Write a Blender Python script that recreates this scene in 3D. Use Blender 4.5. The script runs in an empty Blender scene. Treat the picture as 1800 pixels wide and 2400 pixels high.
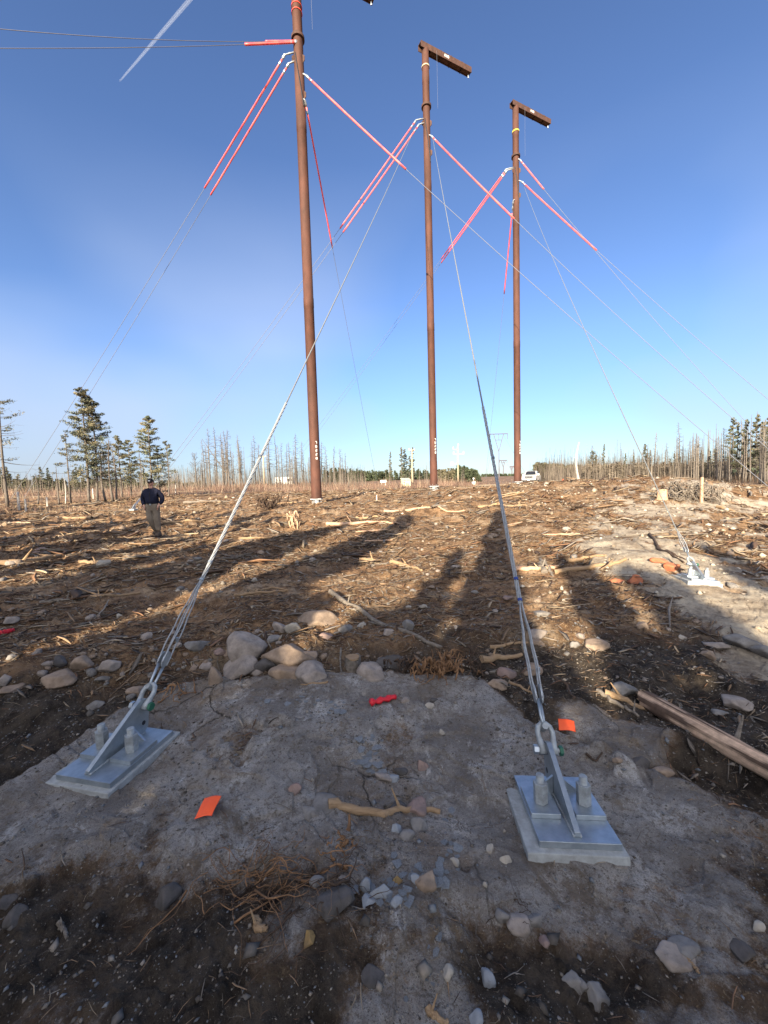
import bpy, bmesh, math, random
import numpy as np
from mathutils import Vector, Matrix
R = math.radians
SC = bpy.context.scene
COL = SC.collection
rnd = random.Random(7)
rng = np.random.default_rng(11)

# ------------------------------------------------------------------ camera
FPX = 901.0                       # focal length in photograph pixels (1800 x 2400)
EYE = np.array([0.0, 0.0, 1.6])
NADIR = (1285.0, 14500.0)         # where plumb lines meet in the photograph
_n = np.array([NADIR[0]-900.0, -(NADIR[1]-1200.0), -FPX]); _n /= np.linalg.norm(_n)
_zc = -_n                          # world up in camera axes
_f = np.array([0, 0, -1.0]); _yc = _f - _zc*np.dot(_f, _zc); _yc /= np.linalg.norm(_yc)
_xc = np.cross(_yc, _zc)
CM = np.stack([_xc, _yc, _zc])     # rows: world axes in camera coordinates -> maps camera vector to world
cam_d = bpy.data.cameras.new('camera'); cam = bpy.data.objects.new('camera', cam_d); COL.objects.link(cam)
cam.matrix_world = Matrix([list(CM[0])+[EYE[0]], list(CM[1])+[EYE[1]], list(CM[2])+[EYE[2]], [0, 0, 0, 1]])
cam_d.sensor_fit = 'VERTICAL'; cam_d.sensor_height = 36; cam_d.lens = FPX/2400*36
cam_d.clip_start = .05; cam_d.clip_end = 60000
SC.camera = cam

def ray(px, py):
    d = CM @ np.array([px-900.0, -(py-1200.0), -FPX]); return d/np.linalg.norm(d)
def at(px, py, Y):
    """the point of the pixel's line of sight at distance Y ahead"""
    d = ray(px, py); return EYE + d*(Y/d[1])
def proj(p):
    c = CM.T @ (np.array(p)-EYE); return (900+FPX*c[0]/-c[2], 1200-FPX*c[1]/-c[2])

# ------------------------------------------------------------------ light
SUN_AZ, SUN_EL = R(17.0), R(20.0)          # shadows run toward +Y turned SUN_AZ to the right
SDIR = np.array([math.sin(SUN_AZ), math.cos(SUN_AZ)])
sun_d = bpy.data.lights.new('sun', 'SUN'); sun = bpy.data.objects.new('sun', sun_d); COL.objects.link(sun)
sun_d.energy = 4.4; sun_d.angle = R(0.5); sun_d.color = (1.0, .86, .66)
ld = Vector((math.sin(SUN_AZ)*math.cos(SUN_EL), math.cos(SUN_AZ)*math.cos(SUN_EL), -math.sin(SUN_EL)))
sun.rotation_euler = ld.to_track_quat('-Z', 'Y').to_euler()
W = bpy.data.worlds.new('World'); SC.world = W; W.use_nodes = True
nt = W.node_tree; nt.nodes.clear()
def N(t, typ, **kw):
    n = t.nodes.new(typ)
    for k, v in kw.items(): setattr(n, k, v)
    return n
out = N(nt, 'ShaderNodeOutputWorld'); bg = N(nt, 'ShaderNodeBackground'); sky = N(nt, 'ShaderNodeTexSky')
sky.sky_type = 'NISHITA'; sky.sun_disc = False; sky.sun_elevation = SUN_EL
sky.sun_rotation = math.atan2(-math.sin(SUN_AZ), -math.cos(SUN_AZ))
sky.air_density = 1.0; sky.dust_density = .6; sky.ozone_density = 2.0
bg.inputs[1].default_value = .060
CIRRUS = (5.7, 5.3, .5)
# thin high cirrus, laid out by direction in the sky
tc = N(nt, 'ShaderNodeTexCoord'); mp = N(nt, 'ShaderNodeMapping'); mp.inputs['Scale'].default_value = (1.3, 1.3, 2.4); mp.inputs['Location'].default_value = CIRRUS
nz = N(nt, 'ShaderNodeTexNoise'); nz.inputs['Scale'].default_value = 1.15; nz.inputs['Detail'].default_value = 3
nz.inputs['Roughness'].default_value = .45
rp = N(nt, 'ShaderNodeMapRange'); rp.inputs[1].default_value = .40; rp.inputs[2].default_value = .72
sep = N(nt, 'ShaderNodeSeparateXYZ'); hz = N(nt, 'ShaderNodeMapRange'); hz.inputs[1].default_value = .62; hz.inputs[2].default_value = .15
mul = N(nt, 'ShaderNodeMath', operation='MULTIPLY'); mul2 = N(nt, 'ShaderNodeMath', operation='MULTIPLY'); mul2.inputs[1].default_value = .72
mixc = N(nt, 'ShaderNodeMix', data_type='RGBA'); mixc.inputs[7].default_value = (3.6, 4.1, 5.0, 1)
tint = N(nt, 'ShaderNodeMix', data_type='RGBA', blend_type='MULTIPLY'); tint.inputs[0].default_value = 1
tint.inputs[7].default_value = (.80, .90, 1.16, 1)
L = nt.links.new
L(tc.outputs['Generated'], mp.inputs[0]); L(mp.outputs[0], nz.inputs['Vector']); L(nz.outputs['Fac'], rp.inputs[0])
L(tc.outputs['Generated'], sep.inputs[0]); L(sep.outputs[2], hz.inputs[0])
L(rp.outputs[0], mul.inputs[0]); L(hz.outputs[0], mul.inputs[1]); L(mul.outputs[0], mul2.inputs[0])
L(sky.outputs[0], tint.inputs[6]); L(tint.outputs[2], mixc.inputs[6]); L(mul2.outputs[0], mixc.inputs[0])
hm = N(nt, 'ShaderNodeMapRange'); hm.inputs[1].default_value = .25; hm.inputs[2].default_value = .9; hm.inputs[3].default_value = .95; hm.inputs[4].default_value = .80
cm = N(nt, 'ShaderNodeVectorMath', operation='SCALE'); L(sep.outputs[2], hm.inputs[0]); L(mixc.outputs[2], cm.inputs[0]); h2 = N(nt, 'ShaderNodeMapRange'); h2.inputs[1].default_value = 0; h2.inputs[2].default_value = .32; h2.inputs[3].default_value = .74; h2.inputs[4].default_value = 1.0; L(sep.outputs[2], h2.inputs[0])
h3 = N(nt, 'ShaderNodeMath', operation='MULTIPLY'); L(hm.outputs[0], h3.inputs[0]); L(h2.outputs[0], h3.inputs[1]); L(h3.outputs[0], cm.inputs['Scale'])
# added warm sky glow round the low sun, out of view, filling the shaded foreground
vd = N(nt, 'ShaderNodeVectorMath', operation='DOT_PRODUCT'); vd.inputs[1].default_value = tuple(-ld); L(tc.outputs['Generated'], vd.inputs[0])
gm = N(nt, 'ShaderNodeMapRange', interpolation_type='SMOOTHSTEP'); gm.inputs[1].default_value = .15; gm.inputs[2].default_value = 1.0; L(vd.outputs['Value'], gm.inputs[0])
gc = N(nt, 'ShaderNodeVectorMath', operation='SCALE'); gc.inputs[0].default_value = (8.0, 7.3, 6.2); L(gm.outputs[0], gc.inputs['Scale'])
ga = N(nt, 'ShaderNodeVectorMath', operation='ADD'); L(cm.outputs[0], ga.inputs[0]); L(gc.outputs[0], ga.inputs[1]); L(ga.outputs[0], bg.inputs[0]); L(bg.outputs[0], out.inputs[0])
SC.view_settings.view_transform = 'Standard'; SC.view_settings.look = 'None'
SC.view_settings.exposure = 1.9; SC.view_settings.gamma = 1

# ------------------------------------------------------------------ helpers
def tag(o, label=None, cat=None, group=None, kind=None):
    if label: o['label'] = label
    if cat: o['category'] = cat
    if group: o['group'] = group
    if kind: o['kind'] = kind
    return o
def empty(name, loc=(0, 0, 0), rz=0.0):
    o = bpy.data.objects.new(name, None); o.location = loc; o.rotation_euler = (0, 0, rz)
    o.empty_display_size = .2; COL.objects.link(o); return o
def mesh_np(name, V, F, mat, parent=None, col=None, smooth=True, attr=None):
    """mesh from numpy arrays; F is (m,k); col is a colour per face"""
    V = np.asarray(V, dtype=np.float32); F = np.asarray(F, dtype=np.int32)
    me = bpy.data.meshes.new(name)
    me.vertices.add(len(V)); me.vertices.foreach_set('co', V.ravel())
    m, k = F.shape
    me.loops.add(m*k); me.loops.foreach_set('vertex_index', F.ravel())
    me.polygons.add(m); me.polygons.foreach_set('loop_start', np.arange(m, dtype=np.int32)*k)
    me.polygons.foreach_set('loop_total', np.full(m, k, dtype=np.int32))
    if smooth: me.polygons.foreach_set('use_smooth', np.ones(m, dtype=bool))
    me.update(calc_edges=True)
    if col is not None:
        ca = me.attributes.new('Col', 'FLOAT_COLOR', 'FACE')
        c4 = np.ones((m, 4), dtype=np.float32); c4[:, :3] = col; ca.data.foreach_set('color', c4.ravel())
    if attr is not None:
        for an, av in attr.items():
            ca = me.attributes.new(an, 'FLOAT_COLOR', 'POINT'); ca.data.foreach_set('color', np.asarray(av, dtype=np.float32).ravel())
    if mat: me.materials.append(mat)
    o = bpy.data.objects.new(name, me); COL.objects.link(o)
    if parent: o.parent = parent
    return o
class MB:
    """collects shapes; build() links them as one mesh object"""
    def __init__(s): s.v = []; s.f = []
    def add(s, vs, fs):
        b = len(s.v); s.v += [tuple(float(c) for c in v) for v in vs]; s.f += [tuple(i+b for i in f) for f in fs]
    def box(s, c, d, M=None, taper=1.0):
        hx, hy, hz_ = d[0]/2, d[1]/2, d[2]/2; vs = []
        for z in (-1, 1):
            t = taper if z > 0 else 1
            for x, y in ((-1, -1), (1, -1), (1, 1), (-1, 1)): vs.append(Vector((x*hx*t, y*hy*t, z*hz_)))
        if M is not None: vs = [M @ v for v in vs]
        vs = [v+Vector(c) for v in vs]
        s.add(vs, [(3, 2, 1, 0), (4, 5, 6, 7), (0, 1, 5, 4), (1, 2, 6, 5), (2, 3, 7, 6), (3, 0, 4, 7)])
    def tube(s, pts, rad, n=8, caps=True, twist=0.0):
        pts = [Vector(p) for p in pts]; m = len(pts)
        if not hasattr(rad, '__len__'): rad = [rad]*m
        vs = []; prev = None
        for i, p in enumerate(pts):
            t = (pts[min(i+1, m-1)]-pts[max(i-1, 0)]).normalized()
            if prev is None:
                a = Vector((0, 0, 1)) if abs(t.z) < .9 else Vector((1, 0, 0)); u = t.cross(a).normalized()
            else:
                u = (prev-t*prev.dot(t))
                u = u.normalized() if u.length > 1e-6 else t.orthogonal().normalized()
            prev = u; w = t.cross(u)
            for k in range(n):
                an = 2*math.pi*k/n + twist*i; vs.append(p+(u*math.cos(an)+w*math.sin(an))*rad[i])
        fs = [(i*n+k, i*n+(k+1) % n, (i+1)*n+(k+1) % n, (i+1)*n+k) for i in range(m-1) for k in range(n)]
        if caps: fs += [tuple(range(n))[::-1], tuple((m-1)*n+k for k in range(n))]
        s.add(vs, fs)
    def prism(s, poly, axis_u, axis_v, axis_n, org, th):
        """polygon in plane (u,v) extruded by th along n, centred"""
        u, v, n_, o = Vector(axis_u), Vector(axis_v), Vector(axis_n), Vector(org); k = len(poly)
        vs = [o+u*a+v*b-n_*th/2 for a, b in poly]+[o+u*a+v*b+n_*th/2 for a, b in poly]
        s.add(vs, [tuple(range(k))[::-1], tuple(range(k, 2*k))]+[(i, (i+1) % k, k+(i+1) % k, k+i) for i in range(k)])
    def build(s, name, mat, parent=None, smooth=False, bevel=0.0, seg=2, mat4=None, auto=None):
        me = bpy.data.meshes.new(name)
        vs = s.v if mat4 is None else [tuple(mat4 @ Vector(v)) for v in s.v]
        me.from_pydata(vs, [], s.f); me.materials.append(mat)
        bm = bmesh.new(); bm.from_mesh(me); bmesh.ops.recalc_face_normals(bm, faces=bm.faces)
        if bevel > 0:
            es = [e for e in bm.edges if len(e.link_faces) == 2 and e.calc_face_angle(0) > .5]
            bmesh.ops.bevel(bm, geom=es, offset=bevel, segments=seg, affect='EDGES', clamp_overlap=True, profile=.6)
        if auto is not None:
            for f in bm.faces: f.smooth = True
            for e in bm.edges:
                if len(e.link_faces) == 2 and e.calc_face_angle(0) > auto: e.smooth = False
        bm.to_mesh(me); bm.free()
        if smooth:
            for p in me.polygons: p.use_smooth = True
        o = bpy.data.objects.new(name, me); COL.objects.link(o)
        if parent: o.parent = parent
        return o
def copy_tree(o, parent=None):
    c = o.copy(); COL.objects.link(c); c.parent = parent
    for ch in list(o.children): copy_tree(ch, c)
    return c

# numpy noise
def _h(ix, iy, s):
    n = (ix.astype(np.int64)*374761393 + iy.astype(np.int64)*668265263 + s*1442695041) & 0xffffffff
    n = ((n ^ (n >> 13))*1274126177) & 0xffffffff; n = n ^ (n >> 16)
    return (n & 0xffffff)/float(0xffffff)*2-1
def vn(x, y, s=0):
    xi = np.floor(x); yi = np.floor(y); fx = x-xi; fy = y-yi
    fx = fx*fx*fx*(fx*(fx*6-15)+10); fy = fy*fy*fy*(fy*(fy*6-15)+10)
    a = _h(xi, yi, s); b = _h(xi+1, yi, s); c = _h(xi, yi+1, s); d = _h(xi+1, yi+1, s)
    return (a*(1-fx)+b*fx)*(1-fy)+(c*(1-fx)+d*fx)*fy
def fbm(x, y, s=0, o=4, g=.5):
    r = 0; a = 1; t = 0
    for i in range(o):
        r = r+a*vn(x, y, s+i*17); t += a; a *= g
        x, y = (x*.8-y*.6)*2.03+13.7, (x*.6+y*.8)*2.03-7.1
    return r/t
def sstep(a, b, x):
    t = np.clip((x-a)/(b-a), 0, 1); return t*t*(3-2*t)

# ------------------------------------------------------------------ materials
def pmat(name, col, rough=.8, metal=0.0, nscale=0, namt=.3, bump=0.0, bscale=60, col2=None, spec=.3, attr=False, coat=0, stretch=None):
    m = bpy.data.materials.new(name); m.use_nodes = True; t = m.node_tree; b = t.nodes['Principled BSDF']
    b.inputs['Base Color'].default_value = (*col, 1); b.inputs['Roughness'].default_value = rough
    b.inputs['Metallic'].default_value = metal; b.inputs['Specular IOR Level'].default_value = spec
    b.inputs['Coat Weight'].default_value = coat
    co = N(t, 'ShaderNodeTexCoord'); vec = co.outputs['Object']
    if stretch:
        mpp = N(t, 'ShaderNodeMapping'); mpp.inputs['Scale'].default_value = stretch; t.links.new(vec, mpp.inputs[0]); vec = mpp.outputs[0]
    base = None
    if attr:
        a = N(t, 'ShaderNodeAttribute', attribute_name='Col'); base = a.outputs['Color']; t.links.new(base, b.inputs['Base Color'])
    if nscale:
        n = N(t, 'ShaderNodeTexNoise'); n.inputs['Scale'].default_value = nscale; n.inputs['Detail'].default_value = 6; n.inputs['Roughness'].default_value = .65
        t.links.new(vec, n.inputs['Vector'])
        mx = N(t, 'ShaderNodeMix', data_type='RGBA')
        rg = N(t, 'ShaderNodeMapRange'); rg.inputs[1].default_value = .35; rg.inputs[2].default_value = .65
        t.links.new(n.outputs['Fac'], rg.inputs[0]); t.links.new(rg.outputs[0], mx.inputs[0])
        if base is not None:
            mx.blend_type = 'MULTIPLY'; t.links.new(base, mx.inputs[6])
            mx.inputs[7].default_value = (*(col2 or (1-namt,)*3), 1)
        else:
            mx.inputs[6].default_value = (*col, 1); mx.inputs[7].default_value = (*(col2 or tuple(c*(1-namt) for c in col)), 1)
        t.links.new(mx.outputs[2], b.inputs['Base Color'])
    if bump:
        n2 = N(t, 'ShaderNodeTexNoise'); n2.inputs['Scale'].default_value = bscale; n2.inputs['Detail'].default_value = 5
        bp = N(t, 'ShaderNodeBump'); bp.inputs['Strength'].default_value = 1; bp.inputs['Distance'].default_value = bump
        t.links.new(vec, n2.inputs['Vector']); t.links.new(n2.outputs['Fac'], bp.inputs['Height']); t.links.new(bp.outputs[0], b.inputs['Normal'])
    return m
M = {}
M['galv'] = pmat('galvanised_steel', (.42, .46, .49), .42, .75, 14, col2=(.30, .34, .37), bump=.0008, bscale=90, spec=.5)
M['galv_dull'] = pmat('dull_galvanised', (.38, .41, .42), .6, .35, 22, col2=(.24, .25, .25), bump=.001, bscale=70)
M['grout'] = pmat('pale_grout', (.36, .375, .37), .8, 0.1, 18, col2=(.25, .255, .245), bump=.003, bscale=60)
M['green_paint'] = pmat('green_bolt_head', (.02, .10, .06), .5)
M['blue_paint'] = pmat('blue_mark', (.03, .06, .25), .6)
M['rust'] = pmat('weathering_steel', (.094, .040, .027), .75, .1, 2.2, col2=(.052, .025, .018), bump=.004, bscale=16, spec=.25, stretch=(1, 1, .35))
M['rust_dark'] = pmat('dark_weathering_steel', (.085, .042, .03), .75, .1, 5, col2=(.045, .025, .018), bump=.003, bscale=25)
M['black'] = pmat('black_band', (.02, .02, .025), .6)
M['white_paint'] = pmat('white_paint', (.8, .8, .76), .6)
M['yellow_strap'] = pmat('yellow_strap', (.70, .60, .06), .6)
M['cream_strap'] = pmat('cream_strap', (.42, .34, .21), .7)
M['red_strap'] = pmat('red_strap', (.75, .09, .06), .6)
M['marker'] = pmat('coral_marker_sleeve', (.84, .13, .10), .45, 0, 2.2, col2=(.58, .06, .075), spec=.5)
M['wire'] = pmat('guy_strand', (.20, .21, .215), .6, .1, 40, col2=(.13, .14, .14))
M['grip'] = pmat('wire_grip', (.36, .375, .38), .55, .12, 40, col2=(.24, .25, .26))
M['wire_far'] = pmat('weathered_guy_strand', (.15, .16, .19), .8, 0, spec=.1)
M['wire_dark'] = pmat('dark_wire', (.10, .10, .12), .5, .4)
M['orange_flag'] = pmat('orange_vinyl', (.95, .13, .035), .5, 0, 9, col2=(.8, .09, .03))
M['red_tape'] = pmat('red_tape', (.55, .02, .03), .5)
M['attr_wood'] = pmat('wood_bits', (1, 1, 1), .85, 0, 30, .35, attr=True, bump=.002, bscale=120)
M['needle'] = pmat('needles', (1, 1, 1), .7, 0, attr=True, spec=.2)
M['bark'] = pmat('grey_bark', (.15, .128, .108), .9, 0, 6, col2=(.075, .063, .052), bump=.01, bscale=30, stretch=(3, 3, .6))
M['bark_pale'] = pmat('pale_bare_trunk', (.22, .19, .155), .9, 0, 4, col2=(.11, .092, .075), bump=.006, bscale=30)
# ------------------------------------------------------------------ the lie of the land
# (photo x, photo y, metres ahead) of places whose footing can be read, and free points
_c = [(358, 1270, 12.0), (741, 1184, 22), (1017, 1151, 26.6), (1212, 1138, 31.2), (1247, 1135, 58), (1240, 1143, 44), (1246, 1147, 37), (1290, 1134, 60), (1200, 1134, 62),
      (1330, 1925, 1.78), (262, 1785, 2.28), (1625, 1362, 5.2), (1500, 1300, 6.6), (1300, 1345, 6.2), (1530, 1123, 20), (1400, 1127, 22),
      (1650, 1133, 17), (1600, 1165, 13.5), (1440, 1190, 12.5), (1790, 1165, 24), (1790, 1200, 14), (1760, 1142, 42), (1560, 1132, 40), (1400, 1134, 60),
      (1795, 1360, 5.4), (1795, 1500, 3.6), (1700, 1560, 3.2), (1600, 1650, 2.6), (1780, 1800, 1.95), (1480, 1480, 3.8), (1250, 1480, 3.75),
      (950, 1142, 90), (600, 1142, 80), (470, 1150, 60), (205, 1182, 33), (20, 1200, 26), (355, 1168, 34), (20, 1158, 80), (315, 1195, 27),
      (650, 1500, 3.6), (870, 1590, 3.0), (500, 1440, 4.4), (900, 1400, 5.2), (250, 1500, 3.9), (60, 1600, 3.0), (60, 1400, 5.6), (100, 1300, 9), (620, 1250, 12), (950, 1250, 11),
      (1170, 1200, 13), (880, 2200, 1.28), (250, 2200, 1.3), (1500, 2250, 1.25), (1180, 1120, 170), (1165, 1116, 230), (700, 1136, 160), (1500, 1122, 150), (150, 1150, 160), (880, 1136, 150), (1073, 1133, 110)]
CP = [tuple(at(*q)) for q in _c]
CP += [(0, 0, 0), (-2, 0, 0), (2, 0, .02), (0, -3, 0), (-5, -3, .05), (5, -3, 0), (0, -12, -.1), (-14, -10, 0), (12, -10, 0), (0, -40, 0), (-40, -30, 0), (40, -30, 0),
       (-60, 20, 1.2), (70, 30, .5), (-200, 0, 2), (200, 0, 2), (-300, 300, 5), (300, 300, 6), (0, 600, 9), (-600, 600, 9), (600, 600, 9), (0, -600, 3), (-900, -900, 4), (900, -900, 4), (0, 1500, 12), (-1500, 1200, 12), (1500, 1200, 12)]
CP = np.array(CP)
def _k(dx, dy): return np.sqrt(dx*dx+dy*dy+.8)
_A = _k(CP[:, None, 0]-CP[None, :, 0], CP[:, None, 1]-CP[None, :, 1]); n_ = len(CP)
_B = np.zeros((n_+1, n_+1)); _B[:n_, :n_] = _A - np.eye(n_)*.02; _B[:n_, n_] = 1; _B[n_, :n_] = 1
_w = np.linalg.solve(_B, np.append(CP[:, 2], 0))
def base_h(x, y):
    x = np.asarray(x, dtype=float); y = np.asarray(y, dtype=float); r = np.full(x.shape, _w[-1])
    for i in range(n_): r = r+_w[i]*_k(x-CP[i, 0], y-CP[i, 1])
    return r
def poly_xy(pts, z=.04): return np.array([(EYE+ray(a, b)*((z-EYE[2])/ray(a, b)[2]))[:2] for a, b in pts])
def sdf(P, x, y):
    d = np.full(x.shape, 1e9); ins = np.zeros(x.shape, dtype=bool); n = len(P)
    for i in range(n):
        ax, ay = P[i]; bx, by = P[(i+1) % n]; ex, ey = bx-ax, by-ay
        t = np.clip(((x-ax)*ex+(y-ay)*ey)/(ex*ex+ey*ey+1e-12), 0, 1)
        d = np.minimum(d, np.hypot(x-ax-t*ex, y-ay-t*ey))
        c = ((ay > y) != (by > y)) & (x < (bx-ax)*(y-ay)/(by-ay+1e-12)+ax); ins ^= c
    return np.where(ins, -d, d)
SLAB = poly_xy([(-260, 1960), (-60, 1860), (120, 1760), (300, 1655), (430, 1612), (640, 1588), (870, 1584), (1100, 1592), (1190, 1628), (1250, 1690), (1390, 1742), (1500, 1792), (1640, 1838), (1740, 1895), (1800, 1960),
                (1790, 2080), (1700, 2130), (1500, 2090), (1300, 2110), (1150, 2100), (1000, 2080), (860, 2040), (700, 2010), (560, 2010), (400, 1980), (220, 1990), (60, 2050), (-150, 2120)])
SLAB2 = poly_xy([(1290, 1650), (1400, 1652), (1480, 1690), (1560, 1722), (1540, 1760), (1450, 1750), (1370, 1712), (1310, 1690)])
SLAB3 = poly_xy([(-100, 2560), (260, 2390), (420, 2270), (520, 2150), (640, 2120), (860, 2150), (1000, 2190), (1250, 2260), (1500, 2330), (1900, 2420), (1900, 2700), (900, 2900), (0, 2800)])
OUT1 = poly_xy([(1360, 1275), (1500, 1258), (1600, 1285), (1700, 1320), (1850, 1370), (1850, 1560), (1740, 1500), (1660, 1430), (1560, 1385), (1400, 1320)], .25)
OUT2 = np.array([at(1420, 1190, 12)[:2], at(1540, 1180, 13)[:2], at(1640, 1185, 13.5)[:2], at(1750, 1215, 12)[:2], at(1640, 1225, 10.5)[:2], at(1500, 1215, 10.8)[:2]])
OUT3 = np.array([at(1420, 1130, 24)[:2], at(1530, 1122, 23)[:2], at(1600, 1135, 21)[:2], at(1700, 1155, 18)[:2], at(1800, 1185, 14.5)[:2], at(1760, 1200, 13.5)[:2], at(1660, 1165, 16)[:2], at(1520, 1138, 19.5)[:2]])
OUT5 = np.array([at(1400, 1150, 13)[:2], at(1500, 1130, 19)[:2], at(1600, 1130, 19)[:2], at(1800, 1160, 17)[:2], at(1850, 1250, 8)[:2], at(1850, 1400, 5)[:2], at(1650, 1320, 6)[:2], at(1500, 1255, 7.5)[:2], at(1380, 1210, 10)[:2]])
OUT4 = poly_xy([(1090, 1215), (1190, 1205), (1220, 1250), (1180, 1290), (1080, 1275)], .5)
ROAD = np.array([at(*q)[:2] for q in ((1020, 1150, 24), (1120, 1150, 24.5), (1260, 1150, 27), (1400, 1150, 36), (1450, 1140, 50), (1420, 1130, 66), (1230, 1130, 75), (1120, 1130, 75), (1110, 1140, 40), (1090, 1145, 29))])
ROAD2 = np.array([at(-400, 1170, 46)[:2], at(0, 1168, 46)[:2], at(170, 1162, 47)[:2], at(330, 1155, 52)[:2], at(500, 1150, 60)[:2], at(500, 1150, 63)[:2], at(330, 1155, 56)[:2], at(170, 1162, 51)[:2], at(0, 1168, 50)[:2], at(-400, 1170, 50)[:2]])
TRENCH = poly_xy([(1330, 1700), (1400, 1738), (1500, 1785), (1640, 1830), (1800, 1930), (1900, 2000), (1900, 1900), (1780, 1820), (1650, 1770), (1560, 1755), (1440, 1735)])
def masks(x, y):
    j = fbm(x*1.9, y*1.9, 3, 4)*.16; jf = fbm(x*9, y*9, 8, 3)*.035; far = np.clip(np.hypot(x, y)/6, .7, 6)
    def m(P, soft=.05, grow=0., jj=1.): return 1-sstep(-soft, soft, sdf(P, x, y)+(j+jf)*jj-grow)
    wv = sstep(2.1, 1.6, y); m1 = 1-sstep(-1, 1, (sdf(SLAB, x, y)+(j+jf*1.6)*(.6+wv)-wv*.05)/(.05+.17*wv)); m2, m3 = m(SLAB2, .07, 0, .9), m(SLAB3, .16, .05, 1.6)
    m1 = m1*(1-.45*sstep(.40, .6, fbm(x*2.6+9, y*2.6, 51, 4)))           # soil lying in the hollows of the slab
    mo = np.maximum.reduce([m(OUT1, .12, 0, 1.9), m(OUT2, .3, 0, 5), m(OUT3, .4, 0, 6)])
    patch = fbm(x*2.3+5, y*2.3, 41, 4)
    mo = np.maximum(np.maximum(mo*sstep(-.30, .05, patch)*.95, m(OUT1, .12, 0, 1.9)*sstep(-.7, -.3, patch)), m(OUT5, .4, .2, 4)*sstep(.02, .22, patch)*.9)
    rock = np.maximum.reduce([m1, m2*.9, m3*sstep(-.2, .3, fbm(x*2.2, y*2.2, 5, 4)+.06)*.8, mo])
    r = np.hypot(x, y)
    dark = (1-rock)*(1-sstep(3.0, 3.9, y+j*3-.12*x))*(y > -3)                   # damp dark soil round the slab
    sand = np.maximum(1-sstep(-.6, .8, sdf(ROAD, x, y)+j*5), 1-sstep(-.4, .4, sdf(ROAD2, x, y)+j*2))
    brush = sstep(36, 52, y+fbm(x*.1, y*.1, 9, 3)*14)*(1-sand)
    return rock, dark, sand, brush, m1, m2, m3, mo
def H(x, y, full=False):
    x = np.asarray(x, dtype=float); y = np.asarray(y, dtype=float)
    rock, dark, sand, brush, m1, m2, m3, mo = MK = masks(x, y); r = np.hypot(x, y)
    z = base_h(x, y)
    near = 1-sstep(8, 16, r)
    # the slabs stand a little proud; bedding steps and hollows
    z = z + m1*.045 + m2*.06 + m3*.05 + mo*.05
    st = fbm(x*1.1+y*.35, y*1.6, 21, 3)
    step = np.floor(st*5+vn(x*3, y*3, 4)*.3); z = z + rock*near*(fbm(x*1.4, y*1.4, 2, 4)*.05+step*.012+np.abs(fbm(x*4, y*5, 6, 4))*.022+fbm(x*17, y*17, 7, 3)*.006)
    soil = (1-rock)*(1-sand*.8)
    z = z + soil*(fbm(x*.9, y*.9, 12, 4)*.085*sstep(1.2, 4, r)+fbm(x*4, y*4, 13, 4)*.05)*(1-brush*.7)
    z = z + soil*(1-sstep(14, 26, r))*(np.maximum(0, fbm(x*14, y*14, 14, 3))*.042+fbm(x*38, y*38, 15, 2)*.008*near)
    z = z + soil*sstep(7, 16, r)*(1-brush)*(fbm(x*.45, y*1.1, 16, 4)*.2+np.abs(fbm(x*1.6, y*3.2, 18, 4))*.2)
    z = z - .10*(1-sstep(-.02, .12, sdf(TRENCH, x, y)))*(1-rock)
    # banks of rubble and mulch behind the slab
    z = z + (1-rock)*.07*np.exp(-((y-3.55-.1*x+vn(x*2, y*0, 5)*.12)/.28)**2)*(np.abs(x+.6) < 2.6)
    z = z + sstep(60, 120, r)*fbm(x*.02, y*.02, 30, 3)*1.2
    return (z, MK) if full else z
def G(px, py, tmax=400):
    """where the line of sight of a photo pixel meets the ground"""
    d = ray(px, py); t = np.concatenate([np.linspace(.8, 12, 900), np.geomspace(12.05, tmax, 1200)])
    P = EYE[None, :]+d[None, :]*t[:, None]; below = P[:, 2] < H(P[:, 0], P[:, 1])
    i = int(np.argmax(below)) if below.any() else len(t)-1
    if below.any() and i > 0:
        tt = np.linspace(t[i-1], t[i], 40); P = EYE[None, :]+d[None, :]*tt[:, None]; b2 = P[:, 2] < H(P[:, 0], P[:, 1])
        p = P[int(np.argmax(b2))] if b2.any() else P[-1]
    else: p = P[i]
    return np.array([p[0], p[1], float(H(p[0], p[1]))])
def foot(px, Y):
    p = at(px, 1140, Y); p[2] = float(H(p[0], Y)); return p

# ground sheet: rings, finest where the picture is
rr = [.02]
while rr[-1] < 1700:
    r = rr[-1]; rr.append(r+max(.0065, min(r*r/560, .03*r)))
rr = np.array(rr)
ph = np.concatenate([np.linspace(-62, 62, 1150), np.linspace(62, 298, 150)[1:-1]])*math.pi/180
nr, na = len(rr), len(ph)
X = (rr[:, None]*np.sin(ph)[None, :]).ravel(); Y = (rr[:, None]*np.cos(ph)[None, :]).ravel()
Z, MKG = H(X, Y, True)
i = np.arange(nr-1)[:, None]; j = np.arange(na)[None, :]; j2 = (j+1) % na
F = np.stack([i*na+j, i*na+j2, (i+1)*na+j2, (i+1)*na+j], -1).reshape(-1, 4)[:, ::-1]
V = np.stack([X, Y, Z], -1)
mk = np.stack([MKG[0], MKG[1], MKG[2], MKG[3]], -1)
mk2 = np.stack([MKG[7], MKG[5], MKG[6], MKG[6]*0+1], -1)
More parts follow.
